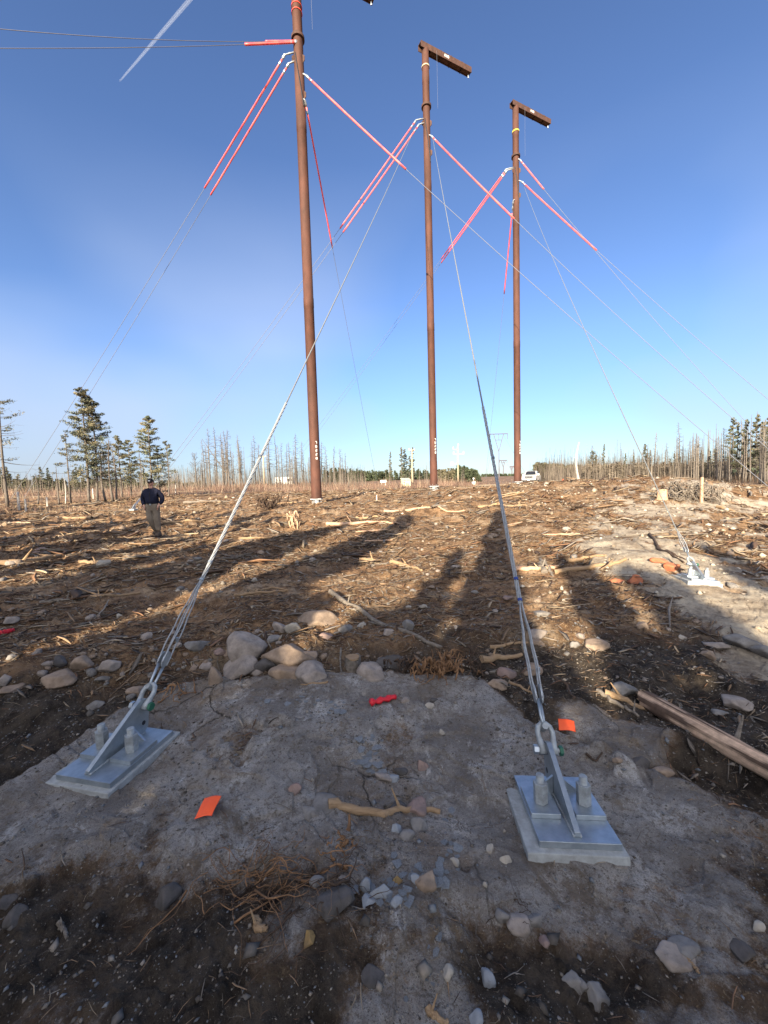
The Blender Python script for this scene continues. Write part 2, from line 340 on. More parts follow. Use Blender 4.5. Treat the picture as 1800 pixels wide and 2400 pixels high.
def ground_mat():
    m = bpy.data.materials.new('ground'); m.use_nodes = True; t = m.node_tree; b = t.nodes['Principled BSDF']; l = t.links.new
    b.inputs['Specular IOR Level'].default_value = .15; b.inputs['Roughness'].default_value = .92
    at_ = N(t, 'ShaderNodeAttribute', attribute_name='mask'); sp = N(t, 'ShaderNodeSeparateColor'); l(at_.outputs['Color'], sp.inputs[0])
    co = N(t, 'ShaderNodeTexCoord')
    def noise(scale, det=5, rough=.6, st=None, dist=0, rot=0):
        v = co.outputs['Object']
        if st: mp_ = N(t, 'ShaderNodeMapping'); mp_.inputs['Scale'].default_value = st; mp_.inputs['Rotation'].default_value = (0, 0, rot); l(v, mp_.inputs[0]); v = mp_.outputs[0]
        n = N(t, 'ShaderNodeTexNoise'); n.inputs['Scale'].default_value = scale; n.inputs['Detail'].default_value = det
        n.inputs['Roughness'].default_value = rough; n.inputs['Distortion'].default_value = dist; l(v, n.inputs['Vector']); return n.outputs['Fac']
    def rng_(s, a, c): r_ = N(t, 'ShaderNodeMapRange', interpolation_type='SMOOTHSTEP'); r_.inputs[1].default_value = a; r_.inputs[2].default_value = c; l(s, r_.inputs[0]); return r_.outputs[0]
    def mix(f, a, c, mode='MIX'):
        x = N(t, 'ShaderNodeMix', data_type='RGBA', blend_type=mode)
        for s, v in ((0, f), (6, a), (7, c)):
            if isinstance(v, (tuple, float, int)): x.inputs[s].default_value = (*v, 1) if isinstance(v, tuple) else v
            else: l(v, x.inputs[s])
        return x.outputs[2]
    # mulch
    mu = mix(rng_(noise(3.2, 8, .7), .38, .62), (.085, .047, .025), (.24, .145, .078))
    mu = mix(rng_(noise(1.1, 7, .75), .50, .64), mu, (.33, .24, .155))
    mu = mix(rng_(noise(26, 4, .7, (1, 2.6, 1), .6), .56, .70), mu, (.42, .29, .155))
    mu = mix(rng_(noise(60, 3, .6, (2.4, 1, 1), .4, .5), .60, .72), mu, (.48, .36, .215))
    mu = mix(rng_(noise(14, 5, .7), .57, .66), mu, (.034, .019, .012))
    # bedrock, grey where scraped clean, brownish where soil is ground in
    ro = mix(rng_(noise(1.6, 9, .68), .38, .62), (.180, .160, .142), (.36, .335, .305))
    ro = mix(rng_(noise(3.1, 9, .74, (1.5, 1, 1), .6, .4), .50, .66), ro, (.46, .44, .41))
    ro = mix(rng_(noise(7.5, 8, .78, (1.8, 1, 1), .9, .3), .60, .70), ro, (.56, .54, .51))
    ro = mix(rng_(noise(2.1, 9, .78, (1, 1, 1), .5), .52, .64), ro, (.155, .122, .092))
    ro = mix(rng_(noise(.9, 9, .8), .47, .64), ro, (.20, .155, .118))
    ro = mix(rng_(noise(9, 8, .8), .58, .66), ro, (.12, .095, .07))
    ro = mix(rng_(noise(120, 4, .8), .60, .68), ro, (.07, .06, .05))
    ro = mix(rng_(noise(75, 4, .8), .62, .68), ro, (.46, .43, .39))
    ro = mix(rng_(noise(34, 8, .85), .53, .58), ro, (.155, .13, .108)); ro = mix(rng_(noise(210, 3, .8), .58, .64), ro, (.10, .088, .075))
    def crack(scale, wdt, dist):
        nn = N(t, 'ShaderNodeTexNoise'); nn.inputs['Scale'].default_value = scale*1.3; nn.inputs['Detail'].default_value = 6; l(co.outputs['Object'], nn.inputs['Vector'])
        vm = N(t, 'ShaderNodeVectorMath', operation='MULTIPLY_ADD'); vm.inputs[1].default_value = (dist,)*3; l(nn.outputs['Color'], vm.inputs[0]); l(co.outputs['Object'], vm.inputs[2])
        vo = N(t, 'ShaderNodeTexVoronoi', feature='DISTANCE_TO_EDGE'); vo.inputs['Scale'].default_value = scale; l(vm.outputs[0], vo.inputs['Vector'])
        r_ = N(t, 'ShaderNodeMapRange'); r_.inputs[1].default_value = 0; r_.inputs[2].default_value = wdt; r_.inputs[3].default_value = 1; r_.inputs[4].default_value = 0; l(vo.outputs['Distance'], r_.inputs[0])
        g_ = N(t, 'ShaderNodeMath', operation='MULTIPLY'); l(r_.outputs[0], g_.inputs[0]); l(rng_(noise(scale*.7, 3), .46, .6), g_.inputs[1]); return g_.outputs[0]
    c1, c2_ = crack(1.3, .010, .5), crack(6, .03, .18)
    ro = mix(c1, ro, (.05, .04, .03)); ro = mix(c2_, ro, (.20, .16, .12))
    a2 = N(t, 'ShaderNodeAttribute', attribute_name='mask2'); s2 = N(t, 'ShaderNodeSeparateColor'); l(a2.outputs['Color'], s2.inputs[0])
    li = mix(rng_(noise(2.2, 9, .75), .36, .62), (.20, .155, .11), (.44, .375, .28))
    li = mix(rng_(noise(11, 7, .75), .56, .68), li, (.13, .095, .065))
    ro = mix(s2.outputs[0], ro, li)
    # damp soil
    so = mix(rng_(noise(7, 8, .75), .35, .65), (.022, .017, .013), (.085, .067, .050))
    so = mix(rng_(noise(70, 4, .8), .60, .72), so, (.16, .13, .10))
    sa = mix(rng_(noise(2, 6, .7), .35, .65), (.30, .21, .12), (.40, .31, .20))
    br = mix(rng_(noise(.35, 8, .75), .35, .65), (.12, .072, .050), (.21, .15, .10))
    # outcrops are mixed into the rock above, warmer and paler than the slab
    c = mix(sp.outputs[2], mix(at_.outputs['Alpha'], mix(sp.outputs[1], mu, so), br), sa)
    edge = noise(13, 9, .82); 
    ad = N(t, 'ShaderNodeMath', operation='ADD'); sb = N(t, 'ShaderNodeMath', operation='SUBTRACT'); sb.inputs[1].default_value = .5; l(edge, sb.inputs[0]); l(sp.outputs[0], ad.inputs[0])
    mm = N(t, 'ShaderNodeMath', operation='MULTIPLY'); mm.inputs[1].default_value = 2.4; l(sb.outputs[0], mm.inputs[0]); l(mm.outputs[0], ad.inputs[1])
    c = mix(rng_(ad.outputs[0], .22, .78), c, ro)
    l(c, b.inputs['Base Color'])
    bp = N(t, 'ShaderNodeBump'); bp.inputs['Distance'].default_value = .03; bp.inputs['Strength'].default_value = .9
    bp2 = N(t, 'ShaderNodeBump'); bp2.inputs['Distance'].default_value = .013; bp2.inputs['Strength'].default_value = .8
    cs = N(t, 'ShaderNodeMath', operation='MULTIPLY_ADD'); cs.inputs[1].default_value = -.5; l(c1, cs.inputs[0]); l(noise(22, 7, .72), cs.inputs[2])
    l(cs.outputs[0], bp.inputs['Height']); l(noise(130, 5, .7), bp2.inputs['Height']); l(bp.outputs[0], bp2.inputs['Normal']); l(bp2.outputs[0], b.inputs['Normal'])
    return m
M['ground'] = ground_mat()
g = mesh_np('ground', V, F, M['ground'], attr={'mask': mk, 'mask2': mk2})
tag(g, 'cleared ground of wood mulch, dark soil and bare grey bedrock', kind='structure')
# ------------------------------------------------------------------ guyed steel poles
SPC = at(1017, 1150, 26.6)-at(741, 1180, 22)
GR_POLES = 'rust brown guyed steel poles'
poles = []
def glyph(mb, ch, o, u, v, n_, s):
    """seven-segment-like stencilled digit at o, u right, v up"""
    seg = {'0': 'abcdef', '1': 'bc', '2': 'abged', '3': 'abgcd', '4': 'fgbc', '5': 'afgcd', '6': 'afgedc', '7': 'abc', '8': 'abcdefg', '9': 'abcdfg'}[ch]
    w, h, t = .6*s, s, .17*s
    R_ = {'a': (0, h/2, w, t), 'd': (0, -h/2, w, t), 'g': (0, 0, w, t), 'f': (-w/2, h/4, t, h/2), 'b': (w/2, h/4, t, h/2), 'e': (-w/2, -h/4, t, h/2), 'c': (w/2, -h/4, t, h/2)}
    for k in seg:
        x, y, a, b = R_[k]; mb.prism([(x-a/2, y-b/2), (x+a/2, y-b/2), (x+a/2, y+b/2), (x-a/2, y+b/2)], u, v, n_, o, .004)
def make_pole(px, py, Yd, ytop, D0, D1, label, strap, ycol, arm=True, same=None, Ln=3.55):
    b = foot(px, Yd); z0 = b[2]+.0
    top = at(px, ytop, Yd)[2]; hgt = top-z0
    if same: hgt = same-z0
    t = empty('guyed_pole', (b[0], b[1], z0)); tag(t, label, 'utility pole', GR_POLES)
    f = MB(); f.tube([(0, 0, -.4), (0, 0, .26)], .2, 16); f.box((0, 0, .28), (.62, .62, .05))
    for a in range(6):
        q = a*math.pi/3; f.tube([(.25*math.cos(q), .25*math.sin(q), -.3), (.25*math.cos(q), .25*math.sin(q), .40)], .022, 6)
    f.build('footing', M['galv_dull'], t, auto=.6)
    m = MB(); zs = [.31, .35, .36, 2.0, 2.02]; rs = [D0*.62, D0*.62, D0/2*1.03, D0/2*1.03, D0/2]
    zc = at(px, ycol, Yd)[2]-z0
    joints = [hgt*.38, hgt*.70, zc+1.4]
    for jz in joints:
        w_ = (jz-2)/(hgt-2); r_ = (D0*(1-w_)+D1*w_)/2; zs += [jz-.01, jz, jz+.5, jz+.51]; rs += [r_, r_*1.035, r_*1.03, r_*.99]
    zs.append(hgt); rs.append(D1/2)
    o_ = sorted(zip(zs, rs)); m.tube([(0, 0, z) for z, _ in o_], [r for _, r in o_], 28); m.build('shaft', M['rust'], t, auto=.9)
    def rad(z): return (D0+(D1-D0)*z/hgt)/2
    # collar band with guy lugs, and stencilled number column
    k = MB(); rc = rad(zc)+.09
    for a in range(32):
        q0, q1 = a*math.pi/16, (a+1)*math.pi/16
        ri = rc-.10
        vs = [(r*math.cos(q), r*math.sin(q), z) for q in (q0, q1) for r in (ri, rc) for z in (zc-.07, zc+.07)]
        k.add(vs, [(0, 1, 3, 2), (4, 6, 7, 5), (2, 3, 7, 6), (0, 4, 5, 1), (1, 5, 7, 3), (0, 2, 6, 4)])
    k.build('collar_band', M['rust_dark'], t)
    for q in (R(205), R(335), R(100)):
        for dz, nm in ((-1.1, 'guy_lug'), (-2.9, 'guy_lug')):
            if dz < -2 and q == R(205): continue
            l_ = MB(); r_ = rad(zc+dz)
            l_.prism([(r_-.03, -.22), (r_+.11, -.12), (r_+.12, .10), (r_-.03, .25)], (math.cos(q), math.sin(q), 0), (0, 0, 1), (-math.sin(q), math.cos(q), 0), (0, 0, zc+dz), .03)
            l_.build(nm, M['rust_dark'], t)
    fa = R(-62); nn = Vector((math.cos(fa), math.sin(fa), 0)); uu = Vector((-math.sin(fa), math.cos(fa), 0))
    for k_, ch in enumerate('70228'):
        d = MB(); glyph(d, ch, nn*(D0/2+.006)+Vector((0, 0, 3.45-k_*.22)), uu, (0, 0, 1), nn, .12); d.build('painted_digit', M['white_paint'], t)
    if strap:
        s_ = MB(); zz = zc+strap[1]
        for e in (0, .1) if strap[0] == 'red_strap' else (0,):
            s_.tube([(0, 0, zz+e*3-.035), (0, 0, zz+e*3+.035 if e == 0 and strap[0] != 'red_strap' else zz+e*3-.01)], rad(zz)+.035, 24)
        s_.build('lifting_strap', M[strap[0]], t)
    # dark tube running diagonally down the shaft
    c = MB(); pts = []
    for q in range(9):
        w_ = q/8; an = R(-120+75*w_); z = zc-.9-w_*2.6; pts.append(((rad(z)+.02)*math.cos(an), (rad(z)+.02)*math.sin(an), z))
    c.tube(pts, .03, 6); c.build('dark_tube', M['black'], t)
    if arm:
        dr = np.array([SPC[0], SPC[1]]); dr = dr/np.hypot(*dr); dr = np.array([dr[0]*math.cos(.12)+dr[1]*math.sin(.12), -dr[0]*math.sin(.12)+dr[1]*math.cos(.12)]); dv = Vector((dr[0], dr[1], 0)); nv = Vector((-dr[1], dr[0], 0)); up = Vector((0, 0, 1))
        a = MB(); hb = .36; wb = .36
        # open-bottomed box beam: two webs, top plate, flanges
        org = Vector((0, 0, hgt+.04)); a0, a1 = -.42, Ln
        def bar(u0, u1, v0, v1, w0, w1):
            vs = [org+dv*u+nv*v+up*w for w in (w0, w1) for u, v in ((u0, v0), (u1, v0), (u1, v1), (u0, v1))]
            a.add(vs, [(3, 2, 1, 0), (4, 5, 6, 7), (0, 1, 5, 4), (1, 2, 6, 5), (2, 3, 7, 6), (3, 0, 4, 7)])
        bar(a0, a1, -wb/2, -wb/2+.03, -.10, hb-.10); bar(a0, a1, wb/2-.03, wb/2, -.10, hb-.10)
        bar(a0, a1, -wb/2+.03, wb/2-.03, hb-.17, hb-.14); bar(.35, a1, -wb/2+.03, wb/2-.03, -.05, -.02)
        for u in (1.1, 1.9, 2.8): bar(u, u+.02, -wb/2-.03, wb/2+.03, -.12, hb-.085)
        a.build('cross_arm', M['rust_dark'], t)
        e = MB(); e.tube([org+dv*(a1-.15)+up*(-.08), org+dv*(a1-.15)+up*(-.28)], .03, 8)
        e.box(org+dv*(a1-.15)+up*(-.30), (.09, .04, .06)); e.build('end_fitting', M['galv'], t)
        for k_, ch in enumerate('228'):
            d2 = MB(); glyph(d2, ch, org+dv*(1.4+k_*.13)-nv*(wb/2+.004)+up*(.10), dv, up, nv, .13); d2.build('painted_digit', M['white_paint'], t)
        w = MB(); w.tube([org+dv*.75-nv*(wb/2+.02)+up*.1, org+dv*.75-nv*(wb/2+.02)-up*3.4], .005, 5); w.build('tag_line', M['wire_far'], t)
    poles.append((t, b, hgt)); return t, np.array([b[0], b[1], z0]), zc
P1 = make_pole(741, 1183, 22.0, -102, .57, .50, 'near left rust brown steel pole with red lifting straps, top out of the picture', ('red_strap', 1.25), 90, Ln=4.5)
P2 = make_pole(1017, 1150, 26.6, 118, .50, .45, 'middle rust brown steel pole with pale strap and full cross arm', ('cream_strap', 2.35), 250)
P3 = make_pole(1213, 1137, 31.2, 252, .53, .46, 'right rust brown steel pole with yellow strap near the parked truck', ('yellow_strap', 1.75), 367)

# ------------------------------------------------------------------ guy wires
GR_W = 'guy wires of the steel poles'
def wire(p, q, sag, r0, r1, label, sleeves=(), mat='wire_far', grip=None, n=40, fork=None):
    """p at the pole, q at the far end; sag in metres; sleeves: (t0, t1, radius)"""
    p, q = Vector(p), Vector(q)
    def pt(t): return p.lerp(q, t)-Vector((0, 0, sag*4*t*(1-t)))
    m = MB(); m.tube([pt(i/n) for i in range(n+1)], [r0+(r1-r0)*i/n for i in range(n+1)], 7)
    o = m.build('guy_wire', M[mat], None, smooth=True); tag(o, label, 'guy wire', GR_W)
    for t0, t1, rs in sleeves:
        s_ = MB(); k = 12; s_.tube([pt(t0+(t1-t0)*i/k) for i in range(k+1)], rs, 8)
        s_.build('marker_sleeve', M['marker'], o, smooth=True)
    l_ = MB(); k = 4; t1 = min(.03, .6/(q-p).length)
    l_.tube([pt(t1*i/k) for i in range(k+1)], [.05, .07, .03, .06, .03], 8); l_.build('end_shackle', M['galv'], o)
    return o, pt
def tpar(p, q, px):  # parameter along p-q whose projection has photo coordinate nearest px=(x,y)
    best = (1e9, 0)
    for i in range(401):
        t = i/400; a = proj(p+(q-p)*t); d = math.hypot(a[0]-px[0], a[1]-px[1])
        if d < best[0]: best = (d, t)
    return best[1]
def W_(a, aY, b, bY, sag, label, guards=(), r0=.013, r1=.013, rs=.045, **kw):
    p, q = at(a[0], a[1], aY), at(b[0], b[1], bY)
    sl = [(tpar(p, q, g0), tpar(p, q, g1), rs) for g0, g1 in guards]
    o, pt = wire(p, q, sag, r0, r1, label, sl, **kw)
    _, pb, ph_ = min(poles, key=lambda e: math.hypot(e[1][0]-p[0], e[1][1]-p[1]))
    ax = Vector((pb[0], pb[1], p[2]+.35)); dv = ax-Vector(p); L_ = dv.length; e = Vector(p)+dv*max(.1, 1-.24/L_)
    l_ = MB(); l_.tube([Vector(p), Vector(p).lerp(e, .35), Vector(p).lerp(e, .5), Vector(p).lerp(e, .65), e], [.03, .035, .05, .035, .04], 8); l_.build('end_link', M['galv_dull'], o, smooth=True)
    return o, pt
y1, y2, y3 = 21.8, 26.3, 30.9
W_((697, 97), y1, (-160, 52), 17, .25, 'upper dark wire leaving the near left pole for the left edge', [((690, 98), (622, 101))], mat='wire_dark', r0=.013, rs=.055)
W_((697, 99), y1, (-160, 112), 17, .12, 'lower dark wire leaving the near left pole for the left edge', [((690, 99), (574, 104))], mat='wire_dark', r0=.013, rs=.055)
W_((668, 128), y1, (20, 1178), 40, .3, 'outer of two thin guy wires slanting left of the near left pole', [((664, 135), (483, 436))], r0=.012, r1=.018)
W_((678, 148), y1, (50, 1176), 42, .3, 'inner of two thin guy wires slanting left of the near left pole', [((675, 154), (507, 457))], r0=.012, r1=.018)
W_((716, 176), y1, (1860, 1190), 17, .35, 'long guy wire from the near left pole crossing both other poles', [((726, 186), (948, 387))], rs=.05)
W_((715, 235), y1, (884, 1136), 44, .2, 'guy wire going down behind the near left pole', [((716, 250), (775, 577))], r1=.014)
W_((976, 281), y2, (308, 1197), 27.5, .3, 'upper of two guy wires from middle pole to anchor beside the man', [((975, 284), (800, 530))], r1=.013)
W_((983, 291), y2, (318, 1200), 27.3, .3, 'lower of two guy wires from middle pole to anchor beside the man', [((982, 295), (812, 542))], r1=.013)
W_((1010, 318), y2, (1960, 1187), 17, .5, 'guy wire from the middle pole toward the trees on the right', [((1014, 323), (1205, 498))], rs=.05)
W_((1187, 396), y3, (640, 1139), 62, .25, 'upper thin guy wire slanting left from the right pole', [((1186, 399), (1030, 602))])
W_((1189, 399), y3, (650, 1140), 60, .25, 'lower thin guy wire slanting left from the right pole', [((1188, 402), (1026, 608))])
W_((1222, 425), y3, (2090, 1177), 18, .3, 'guy wire from the right pole past the top of the right wood', [((1226, 432), (1398, 577))], rs=.05)
W_((1218, 374), y3, (1945, 1200), 22, .45, 'steeper guy wire from the right pole to the right edge', [((1222, 379), (1272, 440))], rs=.05)
W_((1203, 470), y3, (1137, 1132), 48, .2, 'guy wire going down behind the right pole', [((1201, 500), (1182, 685))], r1=.014)

# ------------------------------------------------------------------ rock anchors with their guys
def make_anchor(px, py, ang, label, target, tY, glabel, scale=1.0, tilt=(0, 0), detail=True, sag=.0, short=None, zoff=0.0, ground=None, marks=True):
    c = G(px, py) if ground is None else ground
    t = empty('rock_anchor', (c[0], c[1], c[2]+zoff), 0); tag(t, label, 'anchor', 'galvanised rock anchors of the guy wires')
    t.rotation_euler = (R(tilt[0]), R(tilt[1]), -ang); t.scale = (scale,)*3
    bpy.context.view_layer.update(); Mw = t.matrix_world.copy()
    g_ = MB(); g_.box((0, 0, -.035), (.45, .53, .13)); g_.build('base_pad', M['grout'], t, bevel=.006)
    g_ = MB(); g_.box((.022, -.005, .0455), (.37, .46, .031)); g_.build('base_plate', M['galv'], t, bevel=.003)
    for s in (-1, 1):
        x = .022+s*.108
        g_ = MB(); g_.box((x, .0, .0735), (.145, .20, .025)); g_.build('washer_plate', M['galv'], t, bevel=.003)
        g_ = MB(); tz = [.087+.138*i/46 for i in range(47)]; g_.tube([(x, -.015, q) for q in tz], [.0205 if i % 2 else .0182 for i in range(46)]+[.016], 14)
        bolt = g_.build('anchor_bolt', M['galv_dull'], t, auto=.6)
        g_ = MB(); g_.tube([(x, -.015, .0865), (x, -.015, .138)], .036, 6); g_.build('hex_nut', M['galv_dull'], bolt, bevel=.0012, seg=1)
        g_ = MB(); g_.tube([(x, -.015, .139), (x, -.015, .185)], .036, 6); g_.build('hex_nut', M['galv_dull'], bolt, bevel=.0012, seg=1)
    th = .027
    g_ = MB(); g_.prism([(-.205, .062), (.175, .062), (.205, .09), (.225, .225), (.208, .272), (.165, .288), (.125, .27), (-.205, .082)], (0, 1, 0), (0, 0, 1), (1, 0, 0), (.022, 0, 0), th)
    g_.build('fin_plate', M['galv'], t, bevel=.002)
    g_ = MB(); g_.tube([(.022-.0145, .17, .13), (.022+.0145, .17, .13)], .014, 14); g_.build('lifting_hole', M['black'], t)
    for s in (-1, 1):
        g_ = MB(); g_.prism([(th/2+.001, .0625), (.135, .0625), (.135, .072), (th/2+.001, .165)], (s, 0, 0), (0, 0, 1), (0, 1, 0), (.022, .075, 0), .014)
        g_.build('stiffener', M['galv'], t, bevel=.001)
    g_ = MB()
    for s in (-1, 1):
        g_.tube([(.022+s*(th/2+.002), -.205+.38*i/30, .064+.001*math.sin(i*2.3)) for i in range(31)], [.0055+.0012*(i % 2) for i in range(31)], 6)
    g_.build('weld_bead', M['galv_dull'], t, smooth=True)
    # direction of the pull
    tg = at(target[0], target[1], tY); pin = Vector((.022, .178, .238)); pw = Mw @ pin
    gd = (Vector(tg)-pw).normalized(); gl = (Mw.to_3x3().inverted() @ gd).normalized()
    sx = Vector((1, 0, 0)); sx = (sx-gl*sx.dot(gl)).normalized(); sn = gl.cross(sx)
    U = [pin+sx*a+gl*b for a, b in ((-.030, -.022), (-.031, .02), (-.040, .06), (-.042, .09), (-.033, .118), (-.012, .135), (.012, .135), (.033, .118), (.042, .09), (.040, .06), (.031, .02), (.030, -.022))]
    g_ = MB(); g_.tube(U, [.024, .021, .015, .015, .015, .015, .015, .015, .015, .015, .021, .024], 12); sh = g_.build('shackle', M['galv_dull'], t, smooth=True)
    g_ = MB(); g_.tube([pin-sx*.058, pin+sx*.058], .014, 12); bo = g_.build('shackle_bolt', M['galv_dull'], t, auto=.6)
    g_ = MB(); g_.tube([pin+sx*.059, pin+sx*.078], .026, 6); g_.build('bolt_head', M['green_paint'], bo)
    g_ = MB(); g_.tube([pin-sx*.080, pin-sx*.056], .025, 6); g_.build('bolt_nut', M['galv'], bo)
    # guy: link straps, thimble plates, forked grip, strand
    u1 = pin+gl*.118
    wroot = MB(); pW = Mw @ (pin+gl*.30); ro = .0075 if not detail else .0085
    start = Mw @ (pin+gl*(.30)); L_ = (Vector(tg)-start).length; pts = []; rads = []
    for i in range(61):
        f = (i/60)**2.2; pts.append(start.lerp(Vector(tg), f)-Vector((0, 0, sag*4*f*(1-f)))); rads.append(.0095 if f*L_ > 2.2 else .0075)
    # begin strand where the fork closes
    fork = .62 if detail else .4
    k0 = next(i for i, p in enumerate(pts) if (p-start).length > fork*scale)
    mm = start.lerp(Vector(tg), fork*scale/L_)
    wroot.tube([mm]+pts[k0:], [.0085]+rads[k0:], 8)
    w = wroot.build('guy_wire', M['wire'], None, smooth=True); tag(w, glabel, 'guy wire', GR_W)
    def child(mb, name, mat, parent=w, **kw): return mb.build(name, M[mat], parent, mat4=Mw, **kw)
    Lk = MB()
    for a in (-.020, .020):
        q = sn*a
        Lk.tube([u1+q*.6-gl*.012+sx*a*.2, u1+q*.6+gl*.06+sx*a*.5, u1+gl*.15+q*.9+sx*a*.4], [.010, .0085, .010], 8)
    # pin through the shackle bow carrying the straps
    child(Lk, 'link_strap', 'galv', smooth=True)
    pnn = MB(); pnn.tube([u1-sn*.034-gl*.004, u1+sn*.036-gl*.004], .017, 12); child(pnn, 'link_pin', 'galv_dull', auto=.6)
    for a in (-1, 1):
        o_ = u1+gl*.185+sx*a*.018; th_ = MB()
        ov = [(.030*math.cos(v)*1.0, .056*math.sin(v)) for v in [i*math.pi/8 for i in range(16)]]
        th_.prism(ov, sn, gl, sx, o_, .010); ty = child(th_, 'thimble_plate', 'galv', bevel=.002)
        h_ = MB(); h_.tube([o_-sx*a*.004+gl*.02, o_+sx*a*.007+gl*.02], .008, 10); child(h_, 'rivet', 'galv_dull', ty)
        # grip legs bowing out and closing on the strand
        inv = Mw.inverted(); eL = inv @ mm
        for b in (-1, 1):
            s0 = u1+gl*.15+sx*a*.018+sn*b*.027; lg = []; n_l = 26
            for i in range(n_l+1):
                f = i/n_l; p_ = s0.lerp(eL+sx*a*.006+sn*b*.004, f); sw = .012*math.sin(math.pi*f)*(1-.3*f); tw = f*9
                lg.append(p_+sx*a*sw*1.3+sn*b*sw*.3+(sx*math.cos(tw*2)+sn*math.sin(tw*2))*.0022)
            g_ = MB(); g_.tube(lg, .0055, 6); child(g_, 'grip_leg', 'grip', smooth=True)
    if detail:
        # helical wrap over the first metres of strand
        for h in range(5):
            g_ = MB(); lg = []; d0 = (Vector(tg)-mm).normalized(); e1 = d0.orthogonal().normalized(); e2 = d0.cross(e1); nl = 150
            for i in range(nl+1):
                s = i/nl*2.6*scale; an = s*16+h*2*math.pi/5; sagz = 0
                f = (mm-start).length/L_+s/L_; base = start.lerp(Vector(tg), f)-Vector((0, 0, sag*4*f*(1-f)))
                lg.append(base+(e1*math.cos(an)+e2*math.sin(an))*.0105)
            g_.tube(lg, .0052, 5); g_.build('grip_wrap', M['grip'], w, smooth=True)
        for s in (.03, .2, 1.55):
            g_ = MB(); d0 = (Vector(tg)-mm).normalized(); p_ = mm+d0*s; g_.tube([p_-d0*.009, p_+d0*.009], .0155, 10)
            g_.build('colour_mark', M['blue_paint'] if (s != 1.55 and marks) else M['galv'], w)
    cl = MB(); p_ = u1+gl*.33+sx*.034; cl.box((0, 0, 0), (.016, .016, .03)); cl.v = [tuple(Vector(v)+p_) for v in cl.v]; child(cl, 'clip', 'galv')
    return t, w
A1 = make_anchor(276, 1786, R(12.5), 'galvanised rock anchor on the left of the grey slab above the orange flag', (972, 300), 26.3,
                 'thick near guy wire rising from the left rock anchor to the middle pole', tilt=(0, 0), sag=.1, zoff=.018, marks=False)
A2 = make_anchor(1306, 1912, R(4.5), 'galvanised rock anchor on the right of the grey slab, nearest to the camera', (1014, 322), 26.3,
                 'thick near guy wire rising from the right slab anchor to the middle pole', tilt=(-5, 0), sag=.1, zoff=-.004, scale=.95)
A3 = make_anchor(1630, 1360, R(14), 'sunlit galvanised rock anchor on the pale outcrop at right', (1228, 436), 30.9,
                 'guy wire rising from the sunlit outcrop anchor to the right pole', tilt=(-3, 5), detail=False, sag=.3, zoff=-.01, scale=.86)
def small_anchor():
    c = G(313, 1196, 60)
    t = empty('ground_anchor', (c[0], c[1], c[2])); tag(t, 'small galvanised ground anchor with rods left of the walking man', 'anchor')
    m = MB(); m.box((0, 0, .04), (.35, .45, .12)); m.build('base_pad', M['grout'], t, bevel=.02)
    m = MB(); m.prism([(-.2, .09), (.2, .09), (.2, .36), (.1, .38)], (0, 1, 0), (0, 0, 1), (1, 0, 0), (0, 0, 0), .05); m.build('fin_plate', M['galv'], t)
    m = MB(); e = Vector(at(334, 1163, 27.2))-Vector(c)
    for k in (-.06, .06): m.tube([(k, .1, .3), tuple(e+Vector((k*.4, 0, 0)))], .024, 6)
    m.build('guy_rod', M['galv'], t)
small_anchor()
# ------------------------------------------------------------------ rocks
_bm = bmesh.new(); bmesh.ops.create_icosphere(_bm, subdivisions=4, radius=1); _bm.verts.ensure_lookup_table()
ICO = np.array([v.co[:] for v in _bm.verts]); ICF = np.array([[v.index for v in f.verts] for f in _bm.faces]); _bm.free()
_bm = bmesh.new(); bmesh.ops.create_icosphere(_bm, subdivisions=2, radius=1); _bm.verts.ensure_lookup_table()
ICO2 = np.array([v.co[:] for v in _bm.verts]); ICF2 = np.array([[v.index for v in f.verts] for f in _bm.faces]); _bm.free()
def rock_verts(seed, sharp=.5, D=ICO, npl=13):
    r_ = np.random.default_rng(seed); npl = 9 if sharp > .6 else npl; n = r_.normal(size=(npl, 3)); n /= np.linalg.norm(n, axis=1)[:, None]
    d = r_.uniform(.45, .80, npl) if sharp > .6 else r_.uniform(.50, .92, npl) if sharp > .25 else r_.uniform(.72, .95, npl); c = D @ n.T; rad = np.where(c > .05, d/np.maximum(c, .05), 9)
    k = 9+sharp*75; rad = np.minimum(rad, 3); rr_ = -np.log(np.exp(-k*rad).sum(1)+math.exp(-k*1.02))/k
    P = D*rr_[:, None]
    s = seed*1.7
    nz_ = vn(P[:, 0]*2.2+s, P[:, 1]*2.2+P[:, 2]*1.3, seed)*.05+vn(P[:, 0]*6+s, P[:, 2]*6+P[:, 1]*4, seed+3)*.022+vn(P[:, 1]*15, P[:, 2]*15+s+P[:, 0]*9, seed+5)*.010*(1+sharp)
    return P*(1+nz_)[:, None]
ROCKM = {}
